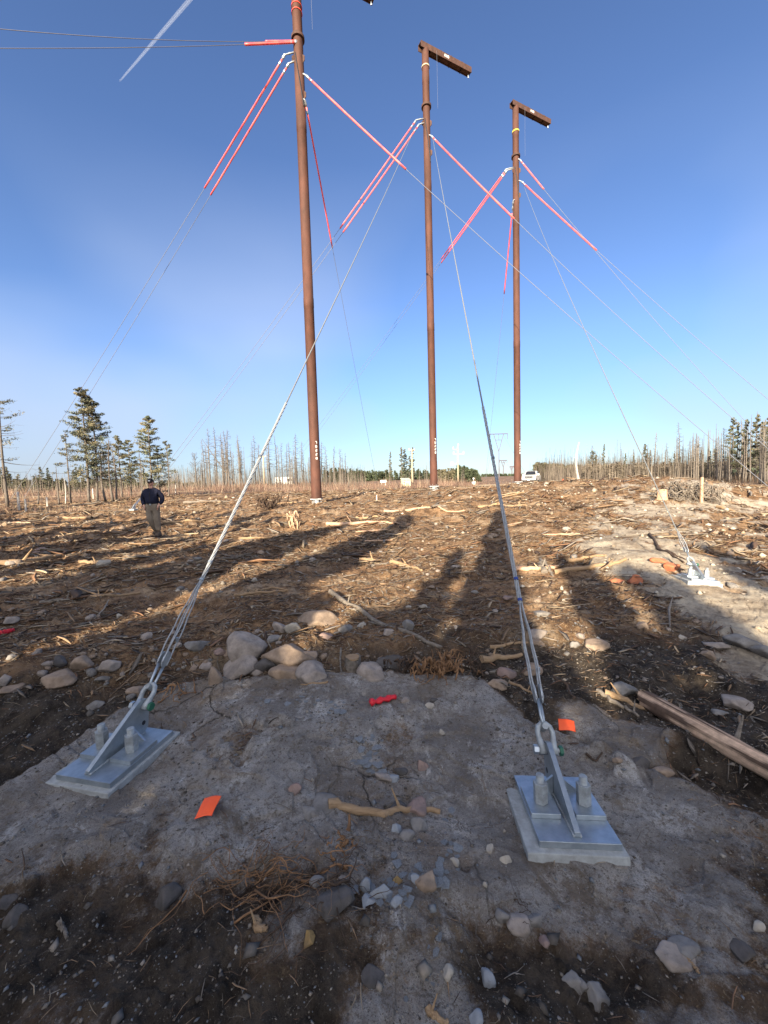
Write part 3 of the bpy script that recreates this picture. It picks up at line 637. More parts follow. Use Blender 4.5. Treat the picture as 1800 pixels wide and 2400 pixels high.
def rockmat(kind):
    if kind in ROCKM: return ROCKM[kind]
    c, c2 = {'pale': ((.325, .275, .235), (.18, .15, .125)), 'grey': ((.22, .205, .19), (.12, .108, .095)), 'dark': ((.10, .09, .085), (.05, .045, .04)), 'tan': ((.30, .225, .165), (.17, .125, .09)),
             'blue': ((.255, .27, .285), (.17, .18, .19)), 'ochre': ((.30, .19, .07), (.16, .11, .06)), 'orange': ((.42, .15, .07), (.26, .10, .06)), 'white': ((.38, .34, .28), (.22, .19, .155)), 'rose': ((.27, .185, .155), (.16, .12, .105))}[kind]
    ROCKM[kind] = pmat('stone_'+kind, c, .9, 0, 9, col2=c2, bump=.006, bscale=28, spec=.2)
    m = ROCKM[kind]; t = m.node_tree; b = t.nodes['Principled BSDF']; src = b.inputs['Base Color'].links[0].from_socket
    n = N(t, 'ShaderNodeTexNoise'); n.inputs['Scale'].default_value = 55; n.inputs['Detail'].default_value = 5; n.inputs['Roughness'].default_value = .8
    r_ = N(t, 'ShaderNodeMapRange'); r_.inputs[1].default_value = .56; r_.inputs[2].default_value = .7; x = N(t, 'ShaderNodeMix', data_type='RGBA')
    t.links.new(t.nodes['Texture Coordinate'].outputs['Object'], n.inputs['Vector']); t.links.new(n.outputs['Fac'], r_.inputs[0]); t.links.new(r_.outputs[0], x.inputs[0])
    t.links.new(src, x.inputs[6]); x.inputs[7].default_value = (*[v*.45 for v in c], 1); t.links.new(x.outputs[2], b.inputs['Base Color'])
    return m
rock_i = [0]
def rock(px, py, w, asp=.7, kind='pale', sharp=.4, label=None, group=None, rot=None, deep=.22, dpt=.85, name='rock', tl=0):
    """(px,py) centre in the photo, w its width in photo pixels, asp height/width"""
    rock_i[0] += 1; sd = rock_i[0]
    p = G(px, py+w*asp*.38); dist = np.linalg.norm(p-EYE); wid = w*dist/FPX*math.cos(math.atan2(abs(px-900), FPX))**.5
    P = rock_verts(sd, sharp); P = P*np.array([wid/2, wid/2*dpt, wid/2*asp])
    P[:, 2] = np.where(P[:, 2] < -wid*asp*.3, -wid*asp*.3+(P[:, 2]+wid*asp*.3)*.3, P[:, 2])
    o = mesh_np(name, P, ICF, rockmat(kind)); a = rot if rot is not None else rnd.uniform(-.5, .5)
    o.rotation_euler = (rnd.uniform(-.15, .15), R(tl), a); o.location = (p[0], p[1], float(H(p[0], p[1]))+wid*asp*(.5-deep)*.62)
    tag(o, label, 'rock', group); return o
RP = 'rocks of the pile behind the slab'; RL = 'loose rocks on the cleared ground'; RS = 'stones near the grey slab'
for a in [
 (579, 1487, 88, .80, 'pale', .9, 'large angular pale boulder, the biggest at the left top of the pile', RP),
 (678, 1507, 95, .72, 'tan', .3, 'large smooth rounded tan boulder in the middle of the pile', RP),
 (733, 1557, 66, .68, 'pale', .1, 'smooth egg shaped pale boulder low in the pile beside the twig', RP),
 (668, 1562, 56, .66, 'tan', .35, 'brownish rounded boulder just left of the smooth egg shaped one', RP),
 (558, 1545, 76, .62, 'pale', .95, 'blocky flat faced boulder below the largest angular one', RP),
 (503, 1570, 36, 1.1, 'tan', .9, 'upright layered brown rock at the left foot of the pile', RP),
 (621, 1551, 40, .8, 'dark', .9, 'dark angular rock between the blocky and rounded boulders', RP),
 (864, 1560, 60, .68, 'pale', .1, 'smooth oval boulder right of the thin upright twig', RP),
 (915, 1542, 54, .8, 'dark', .5, 'dark dull boulder between the oval boulder and the roots', RP),
 (748, 1440, 90, .42, 'tan', .8, 'long flat topped rock at the back of the pile', RP),
 (657, 1459, 36, .9, 'pale', .6, 'left of two small pale rocks under the long flat rock', RP),
 (688, 1463, 34, .95, 'white', .8, 'right of two small pale rocks under the long flat rock', RP),
 (848, 1460, 20, .95, 'white', .2, 'round white cobble left of the long fallen branch', RP),
 (909, 1472, 25, .85, 'pale', .2, 'round cobble touching the long fallen branch', RP),
 (957, 1455, 34, .8, 'grey', .3, 'grey half buried cobble above the long fallen branch', RP),
 (812, 1464, 30, .8, 'grey', .3, 'brownish cobble buried left of the round white cobble', RP),
 (765, 1486, 32, .55, 'rose', .4, 'flat rosy cobble below the long flat rock', RP),
 (718, 1527, 46, .5, 'tan', .8, 'flat dusty rock wedged above the egg shaped boulder', RP),
 (643, 1490, 24, .8, 'grey', .5, 'small grey rock between the two largest boulders', RP),
 (463, 1503, 46, .5, 'grey', .9, 'slanting wedge of grey rock left of the pile', RP),
 (537, 1526, 34, .55, 'tan', .4, 'small tan rock on top of the blocky boulder', RP),
 (515, 1520, 26, .7, 'rose', .7, 'small rosy rock beside the blocky boulder', RP),
 (600, 1570, 30, .5, 'pale', .8, 'pale chip of rock in front of the blocky boulder', RP),
 (480, 1556, 24, .6, 'pale', .9, 'small broken rock left of the upright layered one', RP),
 (455, 1560, 20, .6, 'tan', .9, 'tiny broken rock at the left end of the pile', RP),
 (144, 1584, 66, .68, 'tan', .6, 'large tan boulder lying alone behind the left anchor', RL),
 (189, 1551, 45, .72, 'tan', .4, 'rounded tan boulder just behind the large lone one', RL),
 (254, 1551, 47, .66, 'pale', .3, 'rounded pale boulder between the lone boulder and the guy wire', RL),
 (142, 1544, 30, .9, 'dark', .6, 'dark upright stone left of the rounded tan boulder', RL),
 (318, 1614, 44, .5, 'tan', .8, 'wedge shaped brown stone under the left shackle', RL),
 (240, 1588, 26, .5, 'grey', .2, 'flat grey pebble stone below the rounded pale boulder', RL),
 (347, 1489, 34, .45, 'pale', .5, 'flat pale stone beside the guy wire grip', RL),
 (247, 1317, 30, .75, 'white', .2, 'round whitish rock at the end of a stick below the man', RL),
 (23, 1450, 28, .6, 'pale', .3, 'oval pale stone near the left edge', RL),
 (90, 1288, 32, .5, 'rose', .3, 'rosy flat stone left of the man', RL),
 (597, 1357, 16, .7, 'white', .3, 'small white stone right of the left guy wire', RL),
 (280, 1442, 18, .8, 'white', .3, 'small white stone halfway between the man and the anchor', RL),
 (30, 1540, 26, .6, 'grey', .3, 'grey stone low at the left edge', RL),
 (8, 1590, 30, .9, 'pale', .4, 'pale stone cut by the left edge', RL),
 (30, 1612, 42, .45, 'tan', .7, 'flat tan stone by the left edge', RL),
 (225, 1650, 34, .45, 'grey', .3, 'greyish stone sunk in soil behind the left plate', RL),
 (415, 1510, 22, .6, 'pale', .6, 'small pale stone left of the slanting wedge rock', RL),
 (1395, 1507, 56, .62, 'tan', .15, 'smooth oval sunlit boulder right of the second guy wire', RL),
 (1507, 1463, 27, .75, 'tan', .3, 'rounded tan stone in the broad shadow at right', RL),
 (1361, 1489, 21, .7, 'pale', .2, 'small round stone behind the smooth sunlit boulder', RL),
 (1347, 1508, 24, .7, 'grey', .3, 'small grey stone left of the smooth sunlit boulder', RL),
 (1256, 1476, 48, .62, 'pale', .2, 'rounded stone beside the second guy wire', RL),
 (1262, 1502, 32, .5, 'tan', .3, 'flatter stone beside the second guy wire', RL),
 (1268, 1434, 48, .5, 'grey', .8, 'angular grey stone above the rounded one by the guy wire', RL),
 (1462, 1610, 56, .55, 'grey', .7, 'dark wet looking boulder behind the end of the peeled log', RL),
 (1547, 1643, 30, .7, 'white', .2, 'pale round stone just behind the peeled log', RL),
 (1719, 1641, 58, .36, 'pale', .4, 'long flat stone in shade at the right', RL),
 (1690, 1668, 30, .4, 'grey', .4, 'small flat stone left of the long flat one at right', RL),
 (1658, 1528, 30, .8, 'tan', .3, 'half lit stone where the broad shadow ends at right', RL),
 (1600, 1492, 24, .45, 'white', .6, 'thin white stone in the broad shadow', RL),
 (1590, 1672, 24, .4, 'pale', .6, 'thin pale stone above the peeled log', RL),
 (1448, 1777, 20, .75, 'tan', .1, 'small tan pebble stone on the right part of the slab', RS),
 (1556, 1808, 38, .5, 'tan', .4, 'tan rock at the far edge of the slab under the log', RS),
 (1500, 1783, 42, .45, 'dark', .6, 'dark rock in the trench between slab and log', RS),
 (1493, 1350, 36, 1.0, 'orange', .95, 'upright orange red rock left of the sunlit anchor', RL),
 (1450, 1359, 42, .42, 'orange', .8, 'flat orange red rock beside the upright one', RL),
 (1574, 1325, 34, .6, 'orange', .9, 'rusty orange rock in front of the sunlit anchor', RL),
 (1545, 1310, 34, .4, 'orange', .7, 'pale orange slab of rock left of the sunlit anchor', RL),
 (1735, 1497, 62, .5, 'grey', .5, 'grey boulder low on the right outcrop', RL),
 (1790, 1520, 60, .55, 'grey', .5, 'grey boulder cut by the right edge', RL),
 (1680, 1510, 40, .4, 'pale', .4, 'pale stone half sunk beside the right outcrop', RL),
 (1535, 1176, 13, .7, 'tan', .9, 'broken tan block beside the brush heap on the crest', RL),
 (1330, 1237, 20, .6, 'white', .6, 'small white rock in the middle of the sunny ground', RL),
 (1070, 1325, 26, .45, 'pale', .3, 'pale rock in the narrow shadow left of the second guy wire', RL),
 (993, 1417, 20, .7, 'white', .2, 'round white cobble in the middle shadow', RL),
 (958, 1421, 14, .7, 'white', .4, 'small broken white stone beside the round white cobble', RL),
 (968, 1381, 20, .6, 'grey', .3, 'grey cobble above the round white cobble', RL),
 (1112, 1386, 20, .6, 'grey', .3, 'grey cobble in the narrow shadow', RL),
 (1010, 1374, 22, .5, 'tan', .3, 'tan cobble at the edge of the middle shadow', RL),
 (1187, 1398, 28, .55, 'rose', .3, 'flat rosy stone left of the second guy wire', RL),
 (1165, 1595, 52, .5, 'tan', .6, 'tan block of rock below the short broken logs', RS),
 (1245, 1560, 46, .6, 'tan', .5, 'big weathered rock lit yellow behind the second guy wire', RS),
 (1185, 1565, 44, .8, 'rose', .4, 'rosy brown rock under the short broken log', RS),
 (949, 1636, 20, .7, 'pale', .9, 'small square stone beside the red tape', RS),
 (1007, 1650, 20, .8, 'white', .3, 'small white stone right of the red tape', RS),
 (1016, 1637, 22, .7, 'dark', .95, 'dark broken stone behind the small white one', RS),
 (1034, 1712, 17, .6, 'white', .6, 'tiny white stone in the middle of the slab', RS),
 (987, 1782, 28, 1.15, 'rose', .8, 'pointed brown stone standing in the middle of the slab', RS),
 (692, 1848, 25, .8, 'rose', .95, 'small cube shaped stone on the slab left of the stick', RS),
 (748, 1880, 72, .30, 'grey', .8, 'flat grey brown rock left of the split stick', RS),
 (725, 1902, 42, .25, 'grey', .8, 'thin flat rock tucked under the flat grey brown one', RS),
 (980, 1882, 52, .55, 'rose', .8, 'flat topped rosy rock right behind the split stick', RS),
 (930, 1888, 40, .6, 'dark', .8, 'dark rock behind the middle of the split stick', RS),
 (897, 1814, 36, .6, 'pale', .95, 'square broken rock among the slate flakes', RS),
 (926, 1817, 24, .8, 'blue', .95, 'bluish broken rock beside the square one', RS),
 (940, 1800, 26, .6, 'dark', .95, 'dark blue grey fragment behind the square broken rock', RS),
 (980, 1930, 36, 1.0, 'grey', .4, 'rounded grey stone in front of the split stick', RS),
 (930, 1938, 26, .8, 'blue', .5, 'bluish stone beneath the split stick', RS),
 (955, 1956, 30, .5, 'grey', .4, 'long grey stone below the split stick', RS),
 (932, 2060, 26, .8, 'ochre', .7, 'yellow ochre stone beside the blue slate slab', RS),
 (1000, 2052, 42, .6, 'tan', .5, 'tan stone right of the yellow ochre stone', RS),
 (976, 2058, 24, .6, 'blue', .4, 'oval blue grey stone right of the yellow ochre stone', RS),
 (896, 2078, 46, .85, 'blue', .7, 'largest pale blue slate slab low in the middle', RS),
 (934, 2103, 28, .6, 'blue', .9, 'long blue slate piece beside the largest slate slab', RS),
 (866, 2110, 38, .45, 'blue', .6, 'flat blue slate left of the largest slate slab', RS),
 (857, 2070, 28, .9, 'blue', .8, 'purplish slate left of the largest slate slab', RS),
 (1187, 2009, 24, .8, 'white', .6, 'pale stone just left of the right anchor pad', RS),
 (1150, 1985, 18, .8, 'white', .6, 'small pale stone farther left of the right anchor pad', RS),
 (1067, 2014, 18, 1.1, 'white', .8, 'small upright white stone low in the middle', RS),
 (1212, 2152, 40, .9, 'pale', .3, 'rounded triangular pale stone on dark soil below the right anchor', RS),
 (1180, 2140, 28, .9, 'grey', .3, 'grey stone behind the rounded triangular one', RS),
 (1253, 2150, 34, .6, 'grey', .3, 'dusty grey stone right of the rounded triangular one', RS),
 (1277, 2200, 22, .8, 'rose', .3, 'purplish pebble below the rounded triangular stone', RS),
 (1575, 2222, 60, .62, 'pale', .3, 'largest pale stone near the lower right corner', RS),
 (1605, 2218, 50, .6, 'grey', .4, 'grey stone behind the largest pale one at lower right', RS),
 (1337, 2293, 32, 1.0, 'grey', .4, 'upright greenish stone low right of the middle', RS),
 (1397, 2325, 40, .8, 'grey', .9, 'slanting grey green sliver of rock low at right', RS),
 (1365, 2302, 22, .6, 'grey', .4, 'small stone beside the upright greenish one', RS),
 (1143, 2286, 26, .9, 'blue', .9, 'bluish pointed stone on dark soil low in the middle', RS),
 (1048, 2275, 22, .9, 'white', .8, 'pointed pale stone low in the middle', RS),
 (1117, 2382, 24, .8, 'blue', .5, 'blue stone at the very bottom', RS),
 (1780, 2170, 24, .6, 'white', .3, 'small white stone at the lower right edge', RS),
 (1735, 2225, 40, .5, 'dark', .4, 'dark stone on soil at lower right', RS),
 (393, 2094, 50, 1.0, 'dark', .9, 'long tapering slate coloured stone on dark soil at lower left', RS),
 (38, 2140, 36, 1.0, 'dark', .8, 'dark slab shaped stone near the lower left edge', RS),
 (14, 2105, 34, .6, 'dark', .6, 'dark stone cut by the lower left edge', RS),
 (742, 2200, 0, 0, '', 0, '', ''),
 (724, 2197, 26, .6, 'ochre', .6, 'small tan stone right of the bone coloured stick', RS),
 (875, 2280, 36, .6, 'dark', .4, 'dark brown stone low in the middle left of the blue one', RS),
 (800, 2062, 26, .8, 'pale', .8, 'pale stone among the roots', RS),
 (742, 2065, 28, .8, 'grey', .7, 'grey stone half hidden by the roots', RS),
 (785, 2108, 66, .5, 'dark', .9, 'dark purple slab of stone below the roots', RS),
]:
    if a[2]: rock(a[0], a[1], a[2]*(1.28 if a[7] == RP else 1.04), a[3], a[4], min(1, max(a[5]+.3, .62 if a[7] == RS else 0)), a[6], a[7], deep=.5 if 'slab' in a[7] else .14 if 'pile' in a[7] else .3)
# scattered cobbles, alike
proto = []
for k in range(7):
    for kind in ('pale', 'grey', 'tan'):
        P = rock_verts(900+k, .15+.1*k, ICO2)*np.array([.5, .42, .33]); proto.append((P, kind))
pm = {}
def cobble(x, y, s, ki, label, group):
    if ki not in pm:
        o = mesh_np('rock', proto[ki][0], ICF2, rockmat(proto[ki][1])); pm[ki] = o
    else:
        o = pm[ki].copy(); COL.objects.link(o)
    o.location = (x, y, float(H(x, y))+s*.06); o.scale = (s,)*3; o.rotation_euler = (rnd.uniform(-.3, .3), rnd.uniform(-.3, .3), rnd.uniform(0, 6.28)); tag(o, label, 'rock', group)
n_c = 0
while n_c < 110:
    px, py = rnd.uniform(0, 1800), rnd.uniform(1225, 1600)
    if rnd.random() > .35+.65*(py-1200)/400: continue
    p = G(px, py)
    if H(p[0], p[1], True)[1][0] > .5: continue
    if 430 < px < 930 and 1420 < py < 1600: continue
    if 280 < px < 420 and 1140 < py < 1300: continue
    d = np.linalg.norm(p-EYE); w = rnd.choice((8, 9, 10, 12, 15, 19))*d/FPX
    cobble(p[0], p[1], w*1.1, rnd.randrange(21), 'one of the many small cobbles scattered over the brown mulch', 'small cobbles on the mulch'); n_c += 1
for k in range(70):
    px, py = rnd.gauss(660, 130), rnd.gauss(1525, 38)
    if k > 48: px, py = rnd.uniform(100, 460), rnd.gauss(1560, 45)
    p = G(px, py)
    if H(p[0], p[1], True)[1][0] > .6: continue
    cobble(p[0], p[1], rnd.choice((7, 9, 12, 16, 22))*np.linalg.norm(p-EYE)/FPX, rnd.randrange(21), 'one of the small stones filling the gaps of the rock pile', 'small stones of the rock pile')
def shards():
    # thin bluish slate flakes lying on the slab
    ms = []
    for k in range(8):
        r_ = np.random.default_rng(k+50); n = r_.integers(4, 7); an = np.sort(r_.uniform(0, 2*math.pi, n)); an = np.linspace(0, 2*math.pi, n, endpoint=False)+r_.uniform(-.4, .4, n)
        m = MB(); m.prism([(r_.uniform(.35, .62)*math.cos(a), r_.uniform(.35, .62)*math.sin(a)) for a in an], (1, 0, 0), (0, 1, 0), (0, 0, 1), (0, 0, 0), .10)
        ms.append(m)
    obs = [None]*8
    spots = [(785, 1650, 24, 26, 9), (800, 1672, 18, 16, 7), (858, 1765, 34, 44, 30), (880, 1800, 40, 30, 18), (900, 2080, 75, 50, 34), (1005, 2055, 50, 30, 12), (1030, 2230, 60, 80, 10), (700, 1640, 80, 16, 8), (1060, 2000, 40, 70, 12)]
    for cx, cy, sx, sy, n in spots:
        for _ in range(n):
            px, py = rnd.gauss(cx, sx*.55), rnd.gauss(cy, sy*.55); p = G(px, py); d = np.linalg.norm(p-EYE)
            w = rnd.choice((6, 8, 11, 14, 20))*d/FPX*(.8 if n < 10 else 1); k = rnd.randrange(8)
            if obs[k] is None: o = ms[k].build('slate_flake', rockmat('blue'), bevel=.03, seg=1); obs[k] = o
            else: o = obs[k].copy(); COL.objects.link(o)
            o.location = (p[0], p[1], p[2]+w*.05); o.scale = (w, w, w*.9); o.rotation_euler = (rnd.uniform(-.15, .15), rnd.uniform(-.15, .15), rnd.uniform(0, 6.3))
            tag(o, 'thin blue grey flake of broken slate lying on the slab', 'slate flake', 'blue slate flakes')
shards()

# ------------------------------------------------------------------ loose bits nobody could count
WOODC = np.array([(.26, .17, .10), (.20, .11, .06), (.20, .165, .13), (.085, .052, .033), (.34, .26, .17), (.135, .08, .048), (.29, .245, .195), (.05, .033, .022)])
def slivers(n, r0, r1, name, label, lenf, widf, seed, dens=1.0, prob=None, flat=.5, lift=.003, phmax=63, acc=None):
    r_ = np.random.default_rng(seed)
    u = r_.uniform(0, 1, n); rr_ = (r0**dens+(r1**dens-r0**dens)*u)**(1/dens) if dens else r0*(r1/r0)**u
    a = R(1)*r_.uniform(-phmax, phmax, n); x = rr_*np.sin(a); y = rr_*np.cos(a)
    z, mk_ = H(x, y, True); keep = acc(x, y, mk_, r_)
    x, y, z, rr_ = x[keep], y[keep], z[keep], rr_[keep]; n = len(x)
    ln = lenf(rr_, r_.lognormal(0, .55, n)); wd = widf(rr_, ln, r_.lognormal(0, .35, n))
    th = r_.uniform(0, math.pi, n); th = np.where(r_.uniform(0, 1, n) < .6, r_.normal(.15, .55, n), th)
    dx, dy = np.cos(th), np.sin(th)
    ex, ey = x+dx*ln/2, y+dy*ln/2; sx_, sy_ = x-dx*ln/2, y-dy*ln/2
    ze, zs = H(ex, ey), H(sx_, sy_); up = r_.uniform(0, 1, n)**3*ln*.25
    flip = r_.uniform(0, 1, n) < .5
    P0 = np.stack([sx_, sy_, zs+lift+wd*.3+np.where(flip, up, 0)], -1); P2 = np.stack([ex, ey, ze+lift+wd*.3+np.where(flip, 0, up)], -1)
    P1 = (P0+P2)/2; P1[:, 2] = np.maximum(P1[:, 2], z+lift+wd*.3); P1[:, 0] += -dy*ln*r_.normal(0, .06, n); P1[:, 1] += dx*ln*r_.normal(0, .06, n)
    side = np.stack([-dy, dx, np.zeros(n)], -1); upv = np.array([0, 0, 1.0])
    V = []
    for P, s in ((P0, r_.uniform(.2, .9, n)), (P1, np.ones(n)), (P2, r_.uniform(.1, .7, n))):
        w_ = (wd*s/2)[:, None]
        for k in range(3):
            an = 2*math.pi*k/3+.5; V.append(P+side*w_*math.cos(an)+upv*w_*math.sin(an)*flat)
    V = np.stack(V, 1).reshape(-1, 3); b = (np.arange(n)*9)[:, None]
    q = []
    for s in (0, 3):
        for k in range(3): q.append([s+k, s+(k+1) % 3, s+3+(k+1) % 3, s+3+k])
    q = np.array(q); Fq = (b[:, :, None]+q[None]).reshape(-1, 4)
    ci = r_.choice(len(WOODC), n, p=prob); c = WOODC[ci]*r_.uniform(.7, 1.25, (n, 1)); c = np.repeat(c, 6, 0)
    o = mesh_np(name, V, Fq, M['attr_wood'], col=c); tag(o, label, kind='stuff'); return o
def acc_mulch(x, y, m, r_): 
    clump = fbm(x*1.3, y*1.3, 77, 3); return (r_.uniform(0, 1, len(x)) < (1-m[0])*(1-m[2])*(1-.75*m[1])*(1-.6*m[3])*np.clip(.75+clump*1.6, .12, 1))
def acc_rock(x, y, m, r_): return r_.uniform(0, 1, len(x)) < (.05+.45*m[1]+.25*sstep(.1, .5, fbm(x*2.2, y*2.2, 78, 3)))*(y < 4)
slivers(138000, 2.3, 15, 'wood_litter', 'fine wood chips and splinters covering the cleared ground', lambda r, q: .030*q*(r/3.5)**.62, lambda r, l, q: np.clip(l*.21*q, .0025, .05), 1, .35, [.17, .15, .13, .14, .15, .13, .09, .04], acc=acc_mulch)
slivers(60000, 7, 46, 'wood_litter', 'coarser splinters and broken sticks covering the far clearing', lambda r, q: .095*q*(r/9)**.75, lambda r, l, q: np.clip(l*.21*q, .01, .16), 2, .2, [.18, .15, .13, .10, .16, .12, .12, .04], acc=acc_mulch)
slivers(5200, 1.0, 4.2, 'twig_litter', 'small twigs and needles on the dark soil and slab', lambda r, q: .035*q, lambda r, l, q: np.clip(l*.06*q, .0012, .006), 3, 1., [.22, .1, .18, .14, .14, .1, .08, .04], acc=acc_rock)
slivers(800, 2.6, 9, 'stick_litter', 'longer dead sticks strewn over the mulch', lambda r, q: .22*q*(r/4)**.4, lambda r, l, q: np.clip(l*.035*q, .004, .03), 4, .5, [.2, .16, .2, .12, .12, .1, .06, .04], lift=.008, acc=acc_mulch)
def grit(n, r0, r1, seed, dens, sz, name, label, acc, cols, phmax=63):
    r_ = np.random.default_rng(seed); u = r_.uniform(0, 1, n); rr_ = (r0**dens+(r1**dens-r0**dens)*u)**(1/dens)
    a = R(1)*r_.uniform(-phmax, phmax, n); x = rr_*np.sin(a); y = rr_*np.cos(a); z, mk_ = H(x, y, True); k = acc(x, y, mk_, r_)
    x, y, z, rr_ = x[k], y[k], z[k], rr_[k]; n = len(x); s = sz(rr_, r_.lognormal(0, .5, n))
    D = np.array([(1, 0, 0), (-1, 0, 0), (0, 1, 0), (0, -1, 0), (0, 0, 1), (0, 0, -1)])*.5; T = np.array([(0, 2, 4), (2, 1, 4), (1, 3, 4), (3, 0, 4), (2, 0, 5), (1, 2, 5), (3, 1, 5), (0, 3, 5)])
    th = r_.uniform(0, 6.3, n); c, s_ = np.cos(th), np.sin(th)
    V = D[None]*r_.uniform(.6, 1.4, (n, 6, 1))*np.stack([s, s*r_.uniform(.6, 1, n), s*r_.uniform(.4, .75, n)], -1)[:, None, :]
    V = np.stack([V[..., 0]*c[:, None]-V[..., 1]*s_[:, None], V[..., 0]*s_[:, None]+V[..., 1]*c[:, None], V[..., 2]], -1)
    V += np.stack([x, y, z+s*.12], -1)[:, None, :]
    Fq = (np.arange(n)[:, None, None]*6+T[None]).reshape(-1, 3)
    col = np.repeat(np.array(cols)[r_.integers(0, len(cols), n)]*r_.uniform(.7, 1.2, (n, 1)), 8, 0)
    o = mesh_np(name, V.reshape(-1, 3), Fq, M['attr_wood'], col=col, smooth=False); tag(o, label, kind='stuff'); return o
STC = [(.24, .205, .165), (.18, .16, .14), (.13, .115, .10), (.29, .255, .21), (.19, .20, .21), (.10, .085, .07)]
grit(16000, .95, 5, 5, 1., lambda r, q: .0085*q*(r/1.6)**.5, 'gravel', 'grit and pebbles on the slab and the dark soil',
     lambda x, y, m, r_: r_.uniform(0, 1, len(x)) < np.clip(.08+.5*m[1]+.9*sstep(.05, .4, fbm(x*2.6+3, y*2.6, 91, 3)), 0, 1), STC)
grit(42000, .95, 4.2, 21, .9, lambda r, q: .0042*q*(r/1.6)**.6, 'grit', 'fine grit and crumbs of earth on the slab',
     lambda x, y, m, r_: r_.uniform(0, 1, len(x)) < np.clip(.12+.35*m[1]+1.3*sstep(-.05, .4, fbm(x*3.1+8, y*3.1, 97, 4)), 0, 1)*(.25+.75*(m[0]+m[1] > .3)), STC+[(.075, .06, .045), (.12, .095, .07), (.17, .14, .11)])
grit(5000, 3, 20, 6, .5, lambda r, q: .02*q*(r/4)**.8, 'gravel', 'pebbles scattered through the mulch',
     lambda x, y, m, r_: r_.uniform(0, 1, len(x)) < np.clip(.25+fbm(x*1.2, y*1.2, 92, 3)*1.2, .03, 1)*(1-m[2]), STC)
grit(9000, 6, 40, 12, .4, lambda r, q: .035*q*(r/8)**.9, 'gravel', 'pale stones and clods over the far clearing',
     lambda x, y, m, r_: r_.uniform(0, 1, len(x)) < np.clip(.2+fbm(x*.5, y*.5, 95, 3)*1.6, .02, 1)*(1-m[2])*(1-m[3]), [(.42, .36, .28), (.34, .26, .18), (.28, .20, .13), (.48, .42, .34), (.20, .15, .11)])
grit(5200, 5, 24, 14, .6, lambda r, q: .05*q*(r/8)**.7, 'gravel', 'broken pale stone over the rocky rise at right',
     lambda x, y, m, r_: r_.uniform(0, 1, len(x)) < np.where(x/np.maximum(y, 1) > .35, np.clip(.25+m[0]*.3+fbm(x, y, 96, 3)*1.5, .02, .9), 0), [(.42, .36, .28), (.36, .30, .22), (.30, .25, .20), (.48, .43, .35)], 60)
grit(260, .95, 2.8, 8, 1., lambda r, q: .022*q, 'gravel', 'larger gravel lying on the near ground', lambda x, y, m, r_: r_.uniform(0, 1, len(x)) < np.clip(.2+.6*m[1]+fbm(x*2, y*2, 93, 3), .02, 1), STC)

# ------------------------------------------------------------------ logs, branches, roots
M['log_peeled'] = pmat('peeled_log', (.36, .20, .115), .75, 0, 7, col2=(.47, .34, .235), bump=.006, bscale=18, stretch=(1.2, 5, 5))
M['log_pale'] = pmat('pale_split_wood', (.33, .225, .13), .85, 0, 9, col2=(.24, .155, .085), bump=.006, bscale=36, stretch=(1, 7, 7))
M['log_grey'] = pmat('grey_dead_wood', (.22, .19, .155), .9, 0, 8, col2=(.11, .09, .07), bump=.006, bscale=36, stretch=(1, 6, 6))
M['log_dark'] = pmat('dark_dead_wood', (.085, .055, .038), .9, 0, 8, col2=(.045, .03, .02), bump=.006, bscale=30)
M['root'] = pmat('root_wood', (.30, .165, .08), .85, 0, 14, col2=(.13, .07, .035), bump=.004, bscale=50)
def stick(pts, w, mat, label, name='branch', cat='branch', group=None, taper=.6, lift=.6, knots=0, n=14, jit=.25, ends=None, fork=None):
    """pts in photo pixels on the ground, w thickness in photo pixels at the first point"""
    P = [G(*p) for p in pts]; P = [np.array(p) for p in P]
    d0 = np.linalg.norm(P[0]-EYE); r0 = w*d0/FPX/2; pp = []
    for i in range(n+1):
        s = i/n*(len(P)-1); k = min(int(s), len(P)-2); f = s-k; q = P[k]*(1-f)+P[k+1]*f
        z = float(H(q[0], q[1])); pp.append([q[0]+rnd.gauss(0, r0*jit), q[1]+rnd.gauss(0, r0*jit), z])
    pp = np.array(pp); zz = pp[:, 2].copy()
    lin = np.linspace(zz[0], zz[-1], n+1); zz = np.maximum(zz*.6+lin*.4, pp[:, 2]-r0*.3)
    rad = [r0*(1-(1-taper)*i/n)*rnd.uniform(.94, 1.05) for i in range(n+1)]
    pp[:, 2] = zz+np.array(rad)*lift
    o0 = Vector(pp[0]); m = MB(); m.tube([Vector(p)-o0 for p in pp], rad, 12 if w > 14 else 8)
    for _ in range(knots):
        i = rnd.randrange(2, n-1); a = rnd.uniform(.2, 2.9); l_ = r0*rnd.uniform(2, 5); p = Vector(pp[i])-o0
        m.tube([p, p+Vector((math.cos(a)*l_*.6, math.sin(a)*l_*.4, l_*.8))], [r0*.4, r0*.12], 6)
    o = m.build(name, M[mat], None, auto=.8); o.location = o0; tag(o, label, cat, group)
    return o, pp, rad, o0
GL = 'fallen logs and branches'
